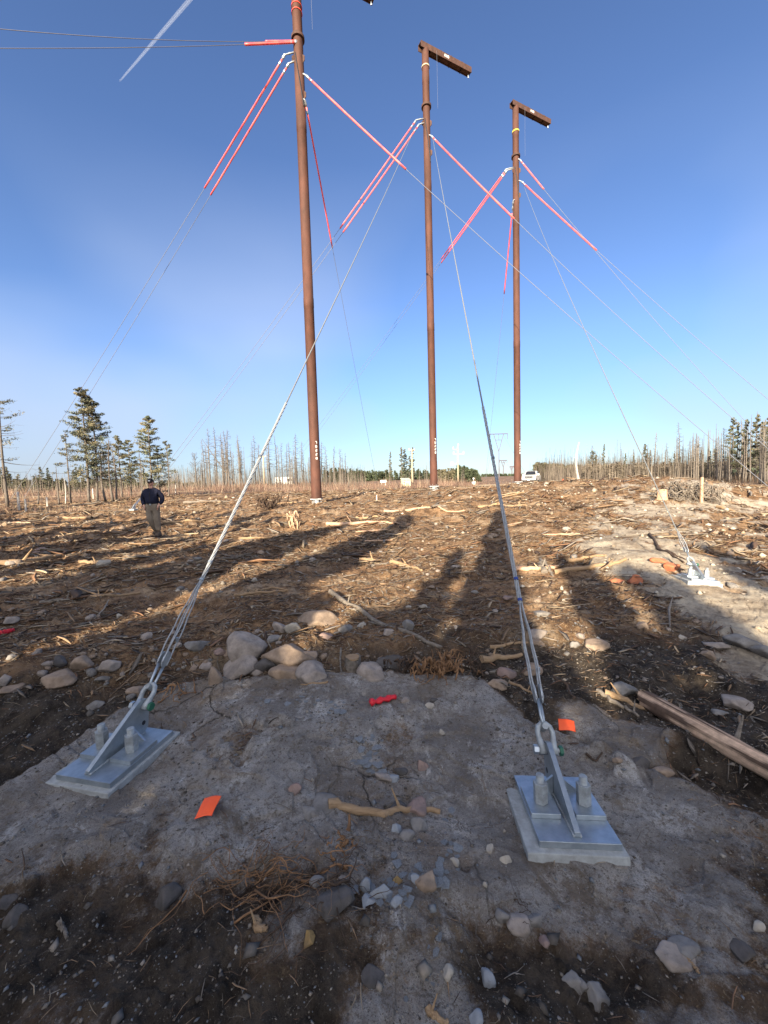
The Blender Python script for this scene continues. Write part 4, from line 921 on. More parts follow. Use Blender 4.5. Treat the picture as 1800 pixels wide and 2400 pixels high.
def big_log():
    a, b = G(1512, 1655), G(1800, 1822); b = a+(b-a)*1.35; d0 = np.linalg.norm(a-EYE); r0 = 31*d0/FPX/2
    zz = [float(H(*(a+(b-a)*i/12)[:2])) for i in range(13)]; k_ = max(zz[i]-(zz[0]+(zz[-1]-zz[0])*i/12) for i in range(13))
    A, B = Vector((a[0], a[1], zz[0]+r0*.45+k_*.6)), Vector((b[0], b[1], zz[-1]+r0*.5+k_*.6)); ax = (B-A); Ln = ax.length; ax.normalize(); u = ax.orthogonal().normalized(); v = ax.cross(u)
    n, k = 120, 40; P = []
    ii, kk = np.meshgrid(np.arange(n+1), np.arange(k), indexing='ij'); s_ = ii/n*Ln; an = kk/k*2*math.pi
    cx, cy = np.cos(an), np.sin(an)
    r_ = r0*(1-.12*ii/n)*(1+.03*vn(cx*.6+s_*1.6, cy*.6+7, 3)+.025*vn(cx*6+3, cy*6+s_*1.1, 4)+.03*vn(cx*14, cy*14+s_*2.2, 5))
    bark = sstep(.22, .42, vn(cx*2+s_*2.1, cy*2-s_*1.2, 9)+.25*vn(cx*7+s_*5, cy*7, 10))          # bark still clinging in flakes
    r_ = r_+bark*r0*.07
    for q, sz in ((.18, .5), (.37, -1.2), (.58, .9), (.8, 2.2)):
        dd = ((s_/Ln-q)*Ln/(r0*.55))**2+((np.angle(np.exp(1j*(an-sz))))/.38)**2; r_ = r_+r0*.16*np.exp(-dd)
    bend = .012*np.sin(s_*2.1)
    PV = np.array(A)[None, None]+np.array(ax)[None, None]*s_[..., None]+(np.array(u)[None, None]*(r_*cx+bend)[..., None])+(np.array(v)[None, None]*(r_*cy)[..., None])
    jag = np.where(ii == 0, vn(cx*3, cy*3, 11)*.05, 0); PV = PV+np.array(ax)[None, None]*jag[..., None]
    i, j = np.arange(n)[:, None], np.arange(k)[None, :]; F_ = np.stack([i*k+j, i*k+(j+1) % k, (i+1)*k+(j+1) % k, (i+1)*k+j], -1).reshape(-1, 4)
    V_ = PV.reshape(-1, 3)-np.array(A); bk = bark.reshape(-1)[F_].mean(1)
    base = np.array([.70, .48, .32]); st = vn((cx*9).ravel(), (cy*9+s_*.8).ravel(), 12)[F_].mean(1)[:, None]; c = base*(1+.16*st); c = np.where(st > .62, np.array([.60, .48, .35]), c)
    c = c*(1-bk[:, None])+np.array([.12, .075, .05])*bk[:, None]
    o = mesh_np('log', V_, F_, M['attr_wood'], col=c); o.location = A; tag(o, 'thick orange brown peeled log lying at the right of the slab', 'log', GL)
    e = MB(); dv = -ax
    for q in range(26):
        an_ = q*2.4; rr_ = r0*.9*math.sqrt((q+.5)/26); b_ = u*math.cos(an_)*rr_+v*math.sin(an_)*rr_; e.tube([b_-dv*.05, b_+dv*rnd.uniform(-.01, .055)+u*rnd.gauss(0, .006)], [.011, .002], 5)
    e.build('broken_end', M['log_pale'], o)
big_log()
for pts, w, mat, lab in [
 ([(1588, 1690), (1680, 1728), (1850, 1815)], 20, 'log_grey', 'grey weathered log lying along behind the peeled log'),
 ([(1425, 1630), (1475, 1650), (1520, 1668)], 14, 'log_pale', 'splintered pale strip at the broken end of the peeled log'),
 ([(1400, 1622), (1450, 1655), (1500, 1680)], 9, 'log_grey', 'thin grey splinter under the broken end of the peeled log'),
 ([(775, 1390), (815, 1415), (870, 1450), (930, 1472), (985, 1500), (1035, 1522)], 11, 'log_grey', 'long crooked fallen branch slanting across the rock pile'),
 ([(843, 1315), (870, 1314), (892, 1317)], 11, 'log_pale', 'short reddish log in the sun above the long fallen branch'),
 ([(870, 1328), (905, 1322), (945, 1308)], 6, 'log_grey', 'grey stick crossing beside the short reddish log'),
 ([(918, 1320), (950, 1328), (990, 1338)], 10, 'log_pale', 'pale stick pointing right of the short reddish log'),
 ([(766, 1231), (850, 1229), (930, 1227)], 10, 'log_peeled', 'long straight orange log near the left pole'),
 ([(836, 1214), (880, 1210), (925, 1216)], 7, 'log_pale', 'pale log just behind the long straight orange log'),
 ([(1128, 1552), (1170, 1545), (1222, 1537)], 16, 'log_pale', 'short broken log left of the second guy wire'),
 ([(1150, 1520), (1185, 1515), (1240, 1508)], 9, 'log_pale', 'thin pale stick above the short broken log'),
 ([(1275, 1345), (1268, 1330), (1270, 1312)], 14, 'log_grey', 'upright looking grey stub at the edge of the square shadow'),
 ([(1275, 1318), (1288, 1335), (1295, 1352)], 9, 'log_grey', 'broken grey stick leaning beside the grey stub'),
 ([(1300, 1345), (1370, 1336), (1420, 1330), (1470, 1312)], 12, 'log_pale', 'long pale log across the sunlit slope left of the orange rocks'),
 ([(1200, 1338), (1260, 1334), (1310, 1330)], 12, 'log_peeled', 'reddish log lying behind the grey stub'),
 ([(1330, 1316), (1370, 1310), (1420, 1304)], 9, 'log_pale', 'yellowish log behind the long pale log'),
 ([(169, 1401), (240, 1396), (325, 1391)], 8, 'log_pale', 'long light stick across the shaded ground below the man'),
 ([(100, 1416), (150, 1408), (200, 1404)], 8, 'log_grey', 'grey stick left of the long light stick'),
 ([(0, 1328), (60, 1318), (138, 1305)], 13, 'log_pale', 'pale broken log at the left edge below the trees'),
 ([(185, 1320), (215, 1322), (240, 1324)], 8, 'log_pale', 'stick touching the round whitish rock'),
 ([(548, 1397), (600, 1391), (675, 1384)], 7, 'log_pale', 'long straw coloured stick right of the left guy wire'),
 ([(600, 1388), (640, 1376), (678, 1384)], 6, 'log_pale', 'curved straw coloured stick above the long straw one'),
 ([(772, 1893), (830, 1903), (900, 1908), (960, 1898), (1030, 1905)], 17, 'log_pale', 'split light brown stick lying across the middle of the slab'),
 ([(768, 1600), (740, 1602), (705, 1606)], 5, 'log_pale', 'short pale stick in front of the egg shaped boulder'),
 ([(596, 2165), (610, 2180), (625, 2180)], 14, 'log_pale', 'short bone coloured curved stick on the dark rock'),
 ([(578, 2045), (620, 2020), (660, 2000)], 8, 'log_grey', 'brown stick leaning over the roots'),
 ([(140, 2165), (150, 2185), (156, 2200)], 7, 'log_grey', 'short grey stick on the dark soil at lower left'),
 ([(1003, 2370), (1020, 2385), (1050, 2402)], 12, 'log_pale', 'yellowish stick at the very bottom of the picture'),
 ([(1605, 2245), (1622, 2262), (1640, 2280)], 6, 'log_pale', 'thin pale stick below the largest pale stone at lower right'),
 ([(1195, 1602), (1225, 1614), (1250, 1628)], 7, 'log_pale', 'short light stick beside the second guy grip'),
 ([(1300, 1590), (1330, 1610), (1345, 1640)], 8, 'log_dark', 'dark stick between the guy grip and the second slab'),
 ([(1375, 1870-100), (1395, 1790), (1412, 1765)], 5, 'log_dark', 'dark twig at the edge of the trench'),
 ([(150, 1215), (210, 1213), (260, 1208)], 5, 'log_pale', 'light stick behind the man on the left'),
 ([(380, 1225), (450, 1222), (500, 1216)], 6, 'log_pale', 'pale stick right of the man'),
 ([(430, 1180), (500, 1176), (560, 1172)], 6, 'log_grey', 'grey log far behind the man'),
 ([(560, 1265), (600, 1262), (640, 1258)], 7, 'log_pale', 'pale stick crossing behind the left guy wire'),
 ([(1070, 1146), (1110, 1145), (1150, 1142)], 6, 'log_pale', 'yellow log lying on the rise between middle and right poles'),
 ([(1045, 1187), (1010, 1195), (1060, 1165)], 5, 'log_grey', 'grey branch near the foot of the middle pole'),
 ([(900, 1200), (1000, 1190), (1090, 1198)], 7, 'log_peeled', 'long reddish log on the sunny ground before the middle pole'),
 ([(1120, 1190), (1170, 1182), (1235, 1186)], 7, 'log_pale', 'yellowish log in front of the right pole'),
 ([(1150, 1408+170), (1190, 1570), (1215, 1575)], 6, 'log_grey', 'thin grey branch on the heap behind the slab'),
 ([(800, 1520), (797, 1545), (800, 1580)], 5, 'log_grey', 'thin twig standing in front of the rock pile'),
 ([(1680, 1190), (1720, 1200), (1760, 1215)], 6, 'log_pale', 'pale stick on the right of the crest'),
 ([(1620, 1195), (1650, 1196), (1672, 1204)], 6, 'log_grey', 'grey log by the brush heap'),
 ([(1540, 1288), (1580, 1300), (1640, 1330)], 6, 'log_dark', 'dark root lying by the sunlit anchor'),
 ([(1520, 1250), (1545, 1290), (1600, 1320)], 5, 'log_dark', 'long dark branch behind the sunlit anchor'),
 ([(1225, 1220), (1270, 1222), (1305, 1232)], 5, 'log_dark', 'dark thin branch on the sunny ground'),
]:
    stick(pts, w, mat, lab, 'branch' if w < 12 else 'log', 'branch' if w < 12 else 'log', GL, taper=.5, knots=1 if w > 6 else 0, jit=.3)
# further logs strewn over the middle distance, all alike
pl = {}
for k in range(24):
    px, py = rnd.uniform(0, 1790), 1160+(rnd.random()**1.6)*150; p = G(px, py); d = np.linalg.norm(p-EYE)
    if d > 42 or (280 < px < 430) or H(p[0], p[1], True)[1][2] > .3: continue
    kk = rnd.randrange(6)
    if kk not in pl:
        m = MB(); n = 8; L_ = 1.0; m.tube([((i/n-.5), rnd.gauss(0, .012), rnd.gauss(0, .006)) for i in range(n+1)], [.035*rnd.uniform(.7, 1.1) for i in range(n+1)], 7)
        m.tube([(.1, 0, 0), (.2, .08, .06)], [.015, .006], 5); o = m.build('log', M[('log_pale', 'log_grey', 'log_peeled')[kk % 3]], auto=.8); pl[kk] = o
    else: o = pl[kk].copy(); COL.objects.link(o)
    s = rnd.uniform(.3, 1.0)*(.6+d/22); a = rnd.gauss(.1, .4); e1 = np.array([math.cos(a), math.sin(a)])*s/2
    za, zb = float(H(p[0]-e1[0], p[1]-e1[1])), float(H(p[0]+e1[0], p[1]+e1[1])); pitch = math.atan2(zb-za, s)
    o.location = (p[0], p[1], max((za+zb)/2, p[2]-.01)+.03*s*.6); o.rotation_euler = (rnd.uniform(0, 6), -pitch, a); o.scale = (s, s*.8, s*.8)
    tag(o, 'one of the weathered logs strewn over the middle of the clearing', 'log', 'weathered logs strewn over the clearing')
def roots(cx, cy, w, h_, n, mat, label, seed, rad=.004, up=.08, name='root_tangle'):
    r_ = random.Random(seed); c = G(cx, cy); d = np.linalg.norm(c-EYE); sx, sy = w*d/FPX, h_*d/FPX*1.8; m = MB()
    for _ in range(n):
        x, y = r_.gauss(0, sx*.25), r_.gauss(0, sy*.25); a = r_.gauss(.1, .8)+(math.pi if r_.random() < .5 else 0); l_ = r_.uniform(.3, .9)*sx*.6; pts = []; k = 9
        z = r_.uniform(0, up)
        for i in range(k+1):
            gx, gy = c[0]+x, c[1]+y; gz = float(H(gx, gy)); pts.append((x, y, gz-c[2]+.004+max(0, z))); a += r_.gauss(0, .35); x += math.cos(a)*l_/k; y += math.sin(a)*l_/k; z += r_.gauss(0, up*.22)
            z = min(z, up*1.3)
        r0 = rad*r_.lognormvariate(0, .5); m.tube(pts, [r0*(1-.75*i/k) for i in range(k+1)], 5)
    o = m.build(name, M[mat], smooth=True); o.location = c; tag(o, label, 'roots'); return o
roots(1035, 1578, 95, 46, 75, 'root', 'tangle of orange brown roots beside the slab edge', 1, .006, .12)
roots(955, 1572, 70, 30, 22, 'log_dark', 'dark roots between the oval boulder and the orange roots', 2, .007, .09)
roots(610, 2070, 230, 60, 80, 'root', 'thin reddish roots spreading over the dark soil at lower left', 3, .0016, .03)
roots(700, 2095, 180, 50, 40, 'log_dark', 'dark roots over the soil left of the blue slate', 4, .0025, .03)
roots(1215, 2135, 60, 30, 8, 'log_dark', 'few dark rootlets behind the rounded triangular stone', 5, .002, .03)
roots(420, 1625, 80, 20, 16, 'root', 'reddish bark and rootlets right of the left shackle', 6, .004, .03)
roots(800, 1990, 50, 40, 20, 'root', 'curled brown root fibres at the slab edge', 7, .003, .04)
roots(1110, 1560, 60, 50, 18, 'log_dark', 'dark brush and roots under the short broken log', 8, .005, .10)
roots(630, 1190, 60, 26, 40, 'log_dark', 'grey uprooted stump tangle left of the near pole', 9, .03, .6)
roots(690, 1262-30, 30, 12, 22, 'log_peeled', 'reddish splintered stump near the left pole', 10, .03, .35)
roots(1615, 1172, 120, 26, 120, 'log_grey', 'heap of cut brush beside the stake on the crest', 11, .014, .45)

# ------------------------------------------------------------------ stumps, stakes, flags
def stump(px, py, w, hh, mat, label):
    c = G(px, py); d = np.linalg.norm(c-EYE); r0 = w*d/FPX/2; hz_ = hh*d/FPX; m = MB(); k = 20; vs = []
    for z, s in ((-.03, 1.25), (hz_*.3, 1.05), (hz_, 1.0)):
        for a in range(k): q = 2*math.pi*a/k; rr_ = r0*s*(1+.09*math.sin(q*3+z)+.05*math.sin(q*7)); vs.append((rr_*math.cos(q), rr_*math.sin(q), z+(.02*math.sin(q*2) if z == hz_ else 0)))
    m.add(vs, [(i*k+a, i*k+(a+1) % k, (i+1)*k+(a+1) % k, (i+1)*k+a) for i in range(2) for a in range(k)]+[tuple(2*k+a for a in range(k))])
    t = m.build('tree_stump', M[mat], auto=.8); t.location = c; tag(t, label, 'stump')
    e = MB(); e.tube([(0, 0, hz_-.004), (0, 0, hz_+.012)], r0*.9, 18); e.build('cut_face', M['log_pale'], t); return t
stump(827, 1563, 32, 20, 'log_grey', 'small cut stump between the upright twig and the oval boulder')
stump(1553, 1170, 15, 18, 'log_peeled', 'orange brown stump on the crest left of the brush heap')
def stake(px, pyb, pyt, w, mat, label, group=None, lean=0):
    c = G(px, pyb); d = c[1]; h = at(px, pyt, d)[2]-c[2]; r0 = w*d/FPX/2
    m = MB(); m.tube([(0, 0, -.05), (lean*h*.5, 0, h*.5), (lean*h, 0, h*.97), (lean*h, 0, h)], [r0, r0*.95, r0*.9, r0*.3], 6)
    o = m.build('stake', M[mat], auto=.5); o.location = c; tag(o, label, 'stake', group); return o
stake(1644, 1178, 1118, 7, 'log_peeled', 'upright orange brown post in the brush heap on the crest')
M['white_wood'] = pmat('white_wood', (.55, .52, .46), .85, 0, 12, col2=(.35, .32, .28))
stake(45, 1194, 1152, 5, 'white_wood', 'tallest white stake by the left roadside'); stake(61, 1196, 1169, 4, 'white_wood', 'short white stake beside the tallest one'); stake(111, 1186, 1165, 3.5, 'white_wood', 'small white stake in front of the pines')
stake(219, 1168, 1145, 3, 'white_wood', 'small white stake right of the twin pines'); stake(883, 1172, 1160, 3, 'white_wood', 'tiny white stake between left and middle poles')
def flag(px, py, w, h_, ang, label, curl=.01, tilt=0, flip=1):
    c = G(px, py); d = np.linalg.norm(c-EYE); W2, H2 = w*d/FPX, h_*d/FPX; n = 14; vs = []; fs = []
    for i in range(n+1):
        for j in range(n+1):
            u, v = i/n-.5, j/n-.5; z = .012+curl*(math.sin(u*4+1)+.5*math.cos(v*5+u*2))+tilt*(v+.5)*H2
            vs.append((u*W2+v*.18*W2*flip, v*H2, z+.02))
    fs = [(i*(n+1)+j, (i+1)*(n+1)+j, (i+1)*(n+1)+j+1, i*(n+1)+j+1) for i in range(n) for j in range(n)]
    me = bpy.data.meshes.new('survey_flag'); me.from_pydata(vs, [], fs); me.materials.append(M['orange_flag'])
    for p in me.polygons: p.use_smooth = True
    o = bpy.data.objects.new('survey_flag', me); COL.objects.link(o); md = o.modifiers.new('t', 'SOLIDIFY'); md.thickness = .0012
    o.location = (c[0], c[1], c[2]-.008); o.rotation_euler = (0, 0, ang); tag(o, label, 'flag', 'orange survey flags')
flag(489, 1906, 29, 33, R(4), 'square orange survey flag lying flat below the left anchor', .006, .25)
flag(1328, 1714, 28, 18, R(-22), 'small orange survey flag beside the right guy wire shackle', .006, .6, -.2)
def tape(px0, py0, px1, py1, w, label):
    a, b = G(px0, py0), G(px1, py1); d = np.linalg.norm(a-EYE); r0 = w*d/FPX/2; m = MB(); n = 10
    for s in (-1, 1):
        pts = [Vector(a+(b-a)*i/n)+Vector((0, s*r0*.4, .012+.006*math.sin(i*1.7+s))) for i in range(n+1)]
        m.tube(pts, [r0*(1.15 if i < 2 else .8+.2*math.sin(i*2.1)) for i in range(n+1)], 6)
    o = m.build('flagging_tape', M['red_tape'], smooth=True); tag(o, label, 'tape')
tape(868, 1651, 927, 1636, 11, 'crumpled strip of red flagging tape on the slab'); tape(-4, 1489, 28, 1480, 9, 'scrap of red tape at the left edge')
# (photo x, y of the shadow's tip, tree height, crown width factor, kind)
SHADE = [
 (1520, 1345, 5.9, 1.0, 2), (1600, 1425, 5.6, 1.2, 0), (1720, 1335, 6.8, .9, 1),
 (1310, 1305, 5.6, .55, 0), (1360, 1318, 5.4, .5, 1), (1170, 1200, 6.6, .6, 2), (1075, 1290, 6.0, .6, 0), (1480, 1335, 5.8, .9, 1), (1560, 1400, 5.2, 1.0, 2), (1700, 1300, 6.6, .6, 0), (1650, 1280, 6.4, .5, 1),
 (960, 1210, 7.4, 1.0, 1), (870, 1250, 7.0, 1.2, 2), (760, 1240, 7.4, 1.2, 0), (640, 1262, 7.2, 1.3, 1), (520, 1270, 7.2, 1.4, 2), (380, 1262, 7.4, 1.4, 0), (240, 1262, 7.6, 1.5, 1), (100, 1262, 7.8, 1.5, 2), (-60, 1262, 7.8, 1.5, 0), (-220, 1270, 7.8, 1.6, 1),
 (420, 1205, 8.6, .8, 2), (200, 1200, 8.8, .9, 0), (20, 1210, 8.8, .9, 1), (640, 1215, 8.2, .7, 2),
 (980, 1420, 5.2, 1.1, 0), (880, 1440, 5.0, 1.1, 1), (780, 1400, 5.2, 1.2, 2), (620, 1380, 5.4, 1.2, 0), (440, 1380, 5.4, 1.3, 1), (200, 1400, 5.4, 1.4, 2), (0, 1420, 5.4, 1.4, 0),
 (1100, 1520, 4.8, .9, 1), (1210, 1500, 4.7, .9, 2), (1330, 1560, 4.8, .8, 0), (1450, 1620, 4.6, .9, 1), (1600, 1560, 4.8, 1.1, 2), (1750, 1620, 4.8, 1.0, 0), (1900, 1650, 4.8, 1.2, 1),
 (1000, 1600, 4.5, 1.3, 2), (800, 1620, 4.4, 1.3, 0), (600, 1620, 4.4, 1.3, 1), (400, 1640, 4.4, 1.3, 2), (200, 1680, 4.4, 1.3, 0), (1300, 1700, 4.2, 1.3, 1), (1500, 1760, 4.2, 1.3, 2), (1700, 1820, 4.2, 1.3, 0),
 (358, 1165, 9.2, .8, 1), (300, 1168, 9.2, .9, 2), (150, 1180, 9.2, 1.0, 0), (-40, 1185, 9.2, 1.0, 1), (560, 1190, 9.0, .8, 2), (700, 1200, 8.6, .8, 0), (820, 1225, 8.0, .7, 1),
 (345, 1150, 10.2, 1.0, 0), (400, 1160, 9.6, .9, 2),
]

# (ground x, y of the tip, height, width, kind)
SHADE_W = [(-5.2, 19, 10, 1.6, 0), (-7.5, 20, 10.2, 1.7, 1), (-10.5, 19, 10, 1.7, 2), (-14, 20, 10.5, 1.8, 0), (-18, 21, 10.5, 1.9, 1), (-23, 21, 10.5, 2, 2), (-9, 15, 8.5, 1.5, 0), (-12.5, 15.5, 8.5, 1.6, 1), (-16.5, 16, 9, 1.7, 2)]
# ------------------------------------------------------------------ trees
def tri_cloud(C, D, size, n_each, r_, spread, colf, elong=2.2):
    """clumps of needle-like triangles round centres C with main direction D"""
    n = len(C)*n_each; c = np.repeat(C, n_each, 0); d = np.repeat(D, n_each, 0); sp = np.repeat(spread, n_each)
    p = c+r_.normal(0, 1, (n, 3))*sp[:, None]*np.array([1, 1, .55])
    v = d*.8+r_.normal(0, .75, (n, 3)); v /= np.linalg.norm(v, axis=1)[:, None]+1e-9
    w = np.cross(v, r_.normal(0, 1, (n, 3))); w /= np.linalg.norm(w, axis=1)[:, None]+1e-9
    s = size*r_.uniform(.6, 1.4, n)[:, None]
    V = np.stack([p-v*s*elong*.5, p+w*s*.5, p+v*s*elong*.5, p-w*s*.5], 1).reshape(-1, 3)
    F = np.arange(n*4).reshape(-1, 4); return V, F, np.repeat(colf, n_each, 0)*r_.uniform(.7, 1.3, (n, 1))
def conifer(seed, h, crad, t0, nb, tufts, per, size, shape='pine', green=(.050, .062, .030), bare=.0, droop=.15, tr=.010, top=1.0, twin=False):
    """returns trunk MB and crown arrays, height h, base at origin"""
    r_ = np.random.default_rng(seed); m = MB(); C = []; D = []; S = []; K = []
    stems = [(0, 0, h, crad)]+([(.5, .25, h*.93, crad*.85)] if twin else [])
    for sx, sy, hh, cr in stems:
        bx = r_.normal(0, .012, 2)*hh; nseg = 12
        def tp(t): return np.array([sx+bx[0]*math.sin(t*2.6), sy+bx[1]*math.sin(t*3.1), t*hh])
        m.tube([tuple(tp(i/nseg)) for i in range(nseg+1)], [hh*tr*(1.15-i/nseg)+.012 for i in range(nseg+1)], 8)
        for b in range(nb):
            t = t0+(1-t0)*((b+r_.uniform(0, 1))/nb)**.9*.985
            q = (t-t0)/(1-t0)
            if shape == 'pine': prof = (1-q)**.55*(.55+.45*math.sin(min(1, q*2.2+.25)*math.pi*.5))
            elif shape == 'spruce': prof = (1-q)**.85+.06
            else: prof = .5+.3*math.sin(q*9)+.2
            L = cr*prof*r_.uniform(.55, 1.15); a = r_.uniform(0, 2*math.pi); up = .35*q-droop+(r_.normal(0, .12))
            d = np.array([math.cos(a), math.sin(a), up]); p0 = tp(t); k = 4; pts = []
            for i in range(k+1):
                f = i/k; pts.append(p0+d*L*f+np.array([0, 0, (f*f)*L*(.22 if shape == 'pine' else -.12)]))
            m.tube([tuple(p) for p in pts], [max(.006, L*.014*(1.1-i/k)) for i in range(k+1)], 4, caps=False)
            if r_.uniform() < bare*(1-q): 
                for _ in range(4):
                    f = r_.uniform(.3, 1); p = p0+d*L*f; e = p+r_.normal(0, .16, 3)*L; m.tube([tuple(p), tuple(e)], [.008, .003], 3, caps=False)
                continue
            shade = r_.uniform(.6, 1.45); hue = r_.uniform(-.25, .35)
            for i in range(tufts):
                f = r_.uniform(.22, 1.02)**.8; p = p0+d*L*f+np.array([0, 0, f*f*L*(.22 if shape == 'pine' else -.12)])
                side = np.array([-d[1], d[0], 0])*r_.normal(0, .17)*L*(1.1-f*.5)
                C.append(p+side); D.append(d+side*.8); S.append(.05+.055*L*r_.uniform(.6, 1.3)); K.append(np.array(green)*shade*np.array([1+hue, 1+hue*.4, 1]))
    V, F, c = tri_cloud(np.array(C), np.array(D), size, per, r_, np.array(S), np.array(K)); return m, (V, F, c)
def tree(name, cat, label, group, px, Yd, ytop, gen, mats=('bark', 'needle'), proto=None, rz=0, ybase=None, wide=1.0):
    b = foot(px, Yd); top = at(px, ytop, Yd)[2]; hh = max(1.0, top-b[2])
    if proto is None:
        t = empty(name, b); m, (V, F, c) = gen; m.build('trunk', M[mats[0]], t, smooth=True); mesh_np('crown', V, F, M[mats[1]], t, col=c, smooth=False)
        t['h'] = max(v[2] for v in m.v)
    else: t = copy_tree(proto); t.location = b
    k = hh/t['h']; t.scale = (k*wide, k*wide, k); t.rotation_euler = (0, 0, rz); tag(t, label, cat, group); return t
GP = 'living pines at the left roadside'; Gc = (.115, .115, .075)
Tw = tree('pine_tree', 'pine', 'tallest twin stemmed pine left of the walking man', GP, 206, 33, 907, conifer(1, 10, 2.0, .22, 84, 12, 11, .062, bare=.25, twin=True, green=Gc), rz=.2)
Tm = tree('pine_tree', 'pine', 'full pine standing right behind the walking man', GP, 357, 36, 974, conifer(2, 8, 1.9, .18, 72, 12, 11, .062, green=(.13, .128, .075), bare=.2, twin=False))
Tl = tree('pine_tree', 'pine', 'sparse pine with long dead limbs at the left edge', GP, 14, 28, 912, conifer(3, 9.5, 2.5, .16, 46, 7, 9, .055, bare=.7, droop=.25, green=Gc))
tree('pine_tree', 'pine', 'left of two short pines between the twin stemmed pine and the man', GP, 285, 38, 1020, conifer(4, 7, 1.5, .25, 46, 9, 9, .065, green=(.11, .11, .065)))
tree('pine_tree', 'pine', 'right of two short pines between the twin stemmed pine and the man', GP, 306, 40, 1030, conifer(5, 6.5, 1.4, .25, 44, 9, 9, .065, green=(.10, .10, .06)), rz=2)
tree('pine_tree', 'pine', 'slim half bare pine right of the one behind the man', GP, 394, 36, 1032, conifer(6, 6, 1.15, .25, 34, 7, 10, .055, bare=.5, green=Gc))
tree('pine_tree', 'pine', 'half bare pine close on the left of the twin stemmed pine', GP, 163, 34, 1015, conifer(7, 7, 1.7, .12, 46, 5, 9, .055, bare=.55, droop=.3, green=Gc), rz=1)
tree('pine_tree', 'pine', 'small pine at the foot of the full pine behind the man', GP, 375, 40, 1050, conifer(8, 5, 1.3, .1, 34, 7, 10, .06, bare=.3, green=Gc), rz=1)
# spruces and pines farther off
SPK = [conifer(20+k, 8, 1.0+.2*k, .18, 44, 6, 9, .11, shape='spruce' if k % 2 else 'pine', green=(.085, .088, .055), bare=.25) for k in range(4)]
prot = [None]*4
def spruce(px, Yd, ytop, k, label, group, wide=1.0, name='spruce_tree', cat='spruce'):
    o = tree(name, cat, label, group, px, Yd, ytop, SPK[k], proto=prot[k], rz=rnd.uniform(0, 6), wide=wide)
    if prot[k] is None: prot[k] = o
    return o
for px, Yd, yt, k, lab, wd in [(917, 100, 1058, 1, 'left of the tall dark conifers behind the small shed', .6), (943, 98, 1048, 0, 'second of the tall dark conifers behind the small shed', .8), (951, 102, 1052, 2, 'third of the tall dark conifers behind the small shed', .8),
    (969, 96, 1048, 0, 'conifer behind the wooden utility pole near the shed', .8), (962, 103, 1068, 2, 'shorter conifer in the clump behind the shed', .8),
    (1387, 92, 1056, 2, 'round topped pine right of the tall pale snag', 1.2), (1396, 94, 1066, 0, 'lower pine beside the round topped one at right', 1.0), (1415, 90, 1040, 1, 'narrow tall spruce on the skyline right of the snag', .55),
    (1511, 80, 1040, 1, 'layered spruce on the skyline where the guy wire crosses', .95), (1523, 80, 1055, 1, 'narrow spruce right of the layered one', .6), (1465, 85, 1062, 1, 'small dark spruce left of the layered one', .7),
    (1484, 86, 1068, 0, 'bushy small pine beside the small dark spruce', .8), (1619-40, 70, 1062, 1, 'spruce among bare trunks left of the stake', .7),
    (1712, 56, 978, 2, 'tall dark pine in the wood, left of the tallest', .7), (1725, 58, 990, 0, 'tall dark pine second from left in the wood', .6), (1745, 56, 982, 2, 'tall thin crowned pine in the middle of the wood', .6), (1770, 54, 972, 0, 'tallest dense pine of the wood at right', .8), (1782, 55, 988, 2, 'dense pine just right of the tallest one', .8), (1797, 52, 978, 0, 'tall pine cut by the right edge', .8)]:
    spruce(px, Yd, yt, k, lab, 'conifers along the far woods', wd)
SG = 'small evergreens beyond the left road'
for k in range(26):
    px = rnd.uniform(-20, 345); spruce(px, rnd.uniform(62, 90), rnd.uniform(1092, 1128), rnd.randrange(4), 'one of the small evergreens beyond the sandy road at left', SG, rnd.uniform(.9, 1.5))
SR = 'small spruces inside the right wood'
for k in range(46):
    px = rnd.uniform(1380, 1815); yt = np.interp(px, [1380, 1500, 1600, 1700, 1800], [1095, 1078, 1062, 1045, 1030])+rnd.uniform(0, 35)
    spruce(px, np.interp(px, [1380, 1800], [95, 56])+rnd.uniform(-4, 10), yt, rnd.choice((1, 1, 3, 0)), 'one of the small spruces between bare trunks of the right wood', SR, rnd.uniform(.6, 1.0))

def dead(seed, h, tr, nb, lmax, droop, t0=.35, twig=2, kind='larch'):
    r_ = np.random.default_rng(seed); m = MB(); bx = r_.normal(0, .012, 2)*h; ns = 9
    def tp(t): return np.array([bx[0]*math.sin(t*2.6), bx[1]*math.sin(t*3.3), t*h])
    m.tube([tuple(tp(i/ns)) for i in range(ns+1)], [tr*(1.1-i/ns)+.015 for i in range(ns+1)], 6)
    for b in range(nb):
        t = t0+(1-t0)*(b+r_.uniform(0, 1))/nb*.97; L = lmax*(1-.75*(t-t0)/(1-t0))*r_.uniform(.4, 1.1); a = r_.uniform(0, 6.28)
        d = np.array([math.cos(a), math.sin(a), -droop+r_.normal(0, .2)]) if kind == 'larch' else np.array([math.cos(a)*.7, math.sin(a)*.7, r_.uniform(.3, 1.0)])
        p = tp(t); q = p+d*L*.5+np.array([0, 0, -.05*L]); e = p+d*L+np.array([0, 0, .12*L]); m.tube([tuple(p), tuple(q), tuple(e)], [.036, .024, .012], 3, caps=False)
        for _ in range(twig):
            f = r_.uniform(.4, 1); pp_ = p+d*L*f; ee = pp_+r_.normal(0, .22, 3)*L; m.tube([tuple(pp_), tuple(ee)], [.018, .009], 3, caps=False)
    return m
DP = [dead(100+k, 12, .105+.02*(k % 3), 46+5*k, 1.2+.14*k, .1+.08*(k % 3)) for k in range(6)]+[dead(110+k, 12, .10, 7, .5, .1, t0=.5, twig=0) for k in range(3)]+[dead(120, 8, .13, 46, 3.0, 0, t0=.2, twig=4, kind='broad')]
dp = {}
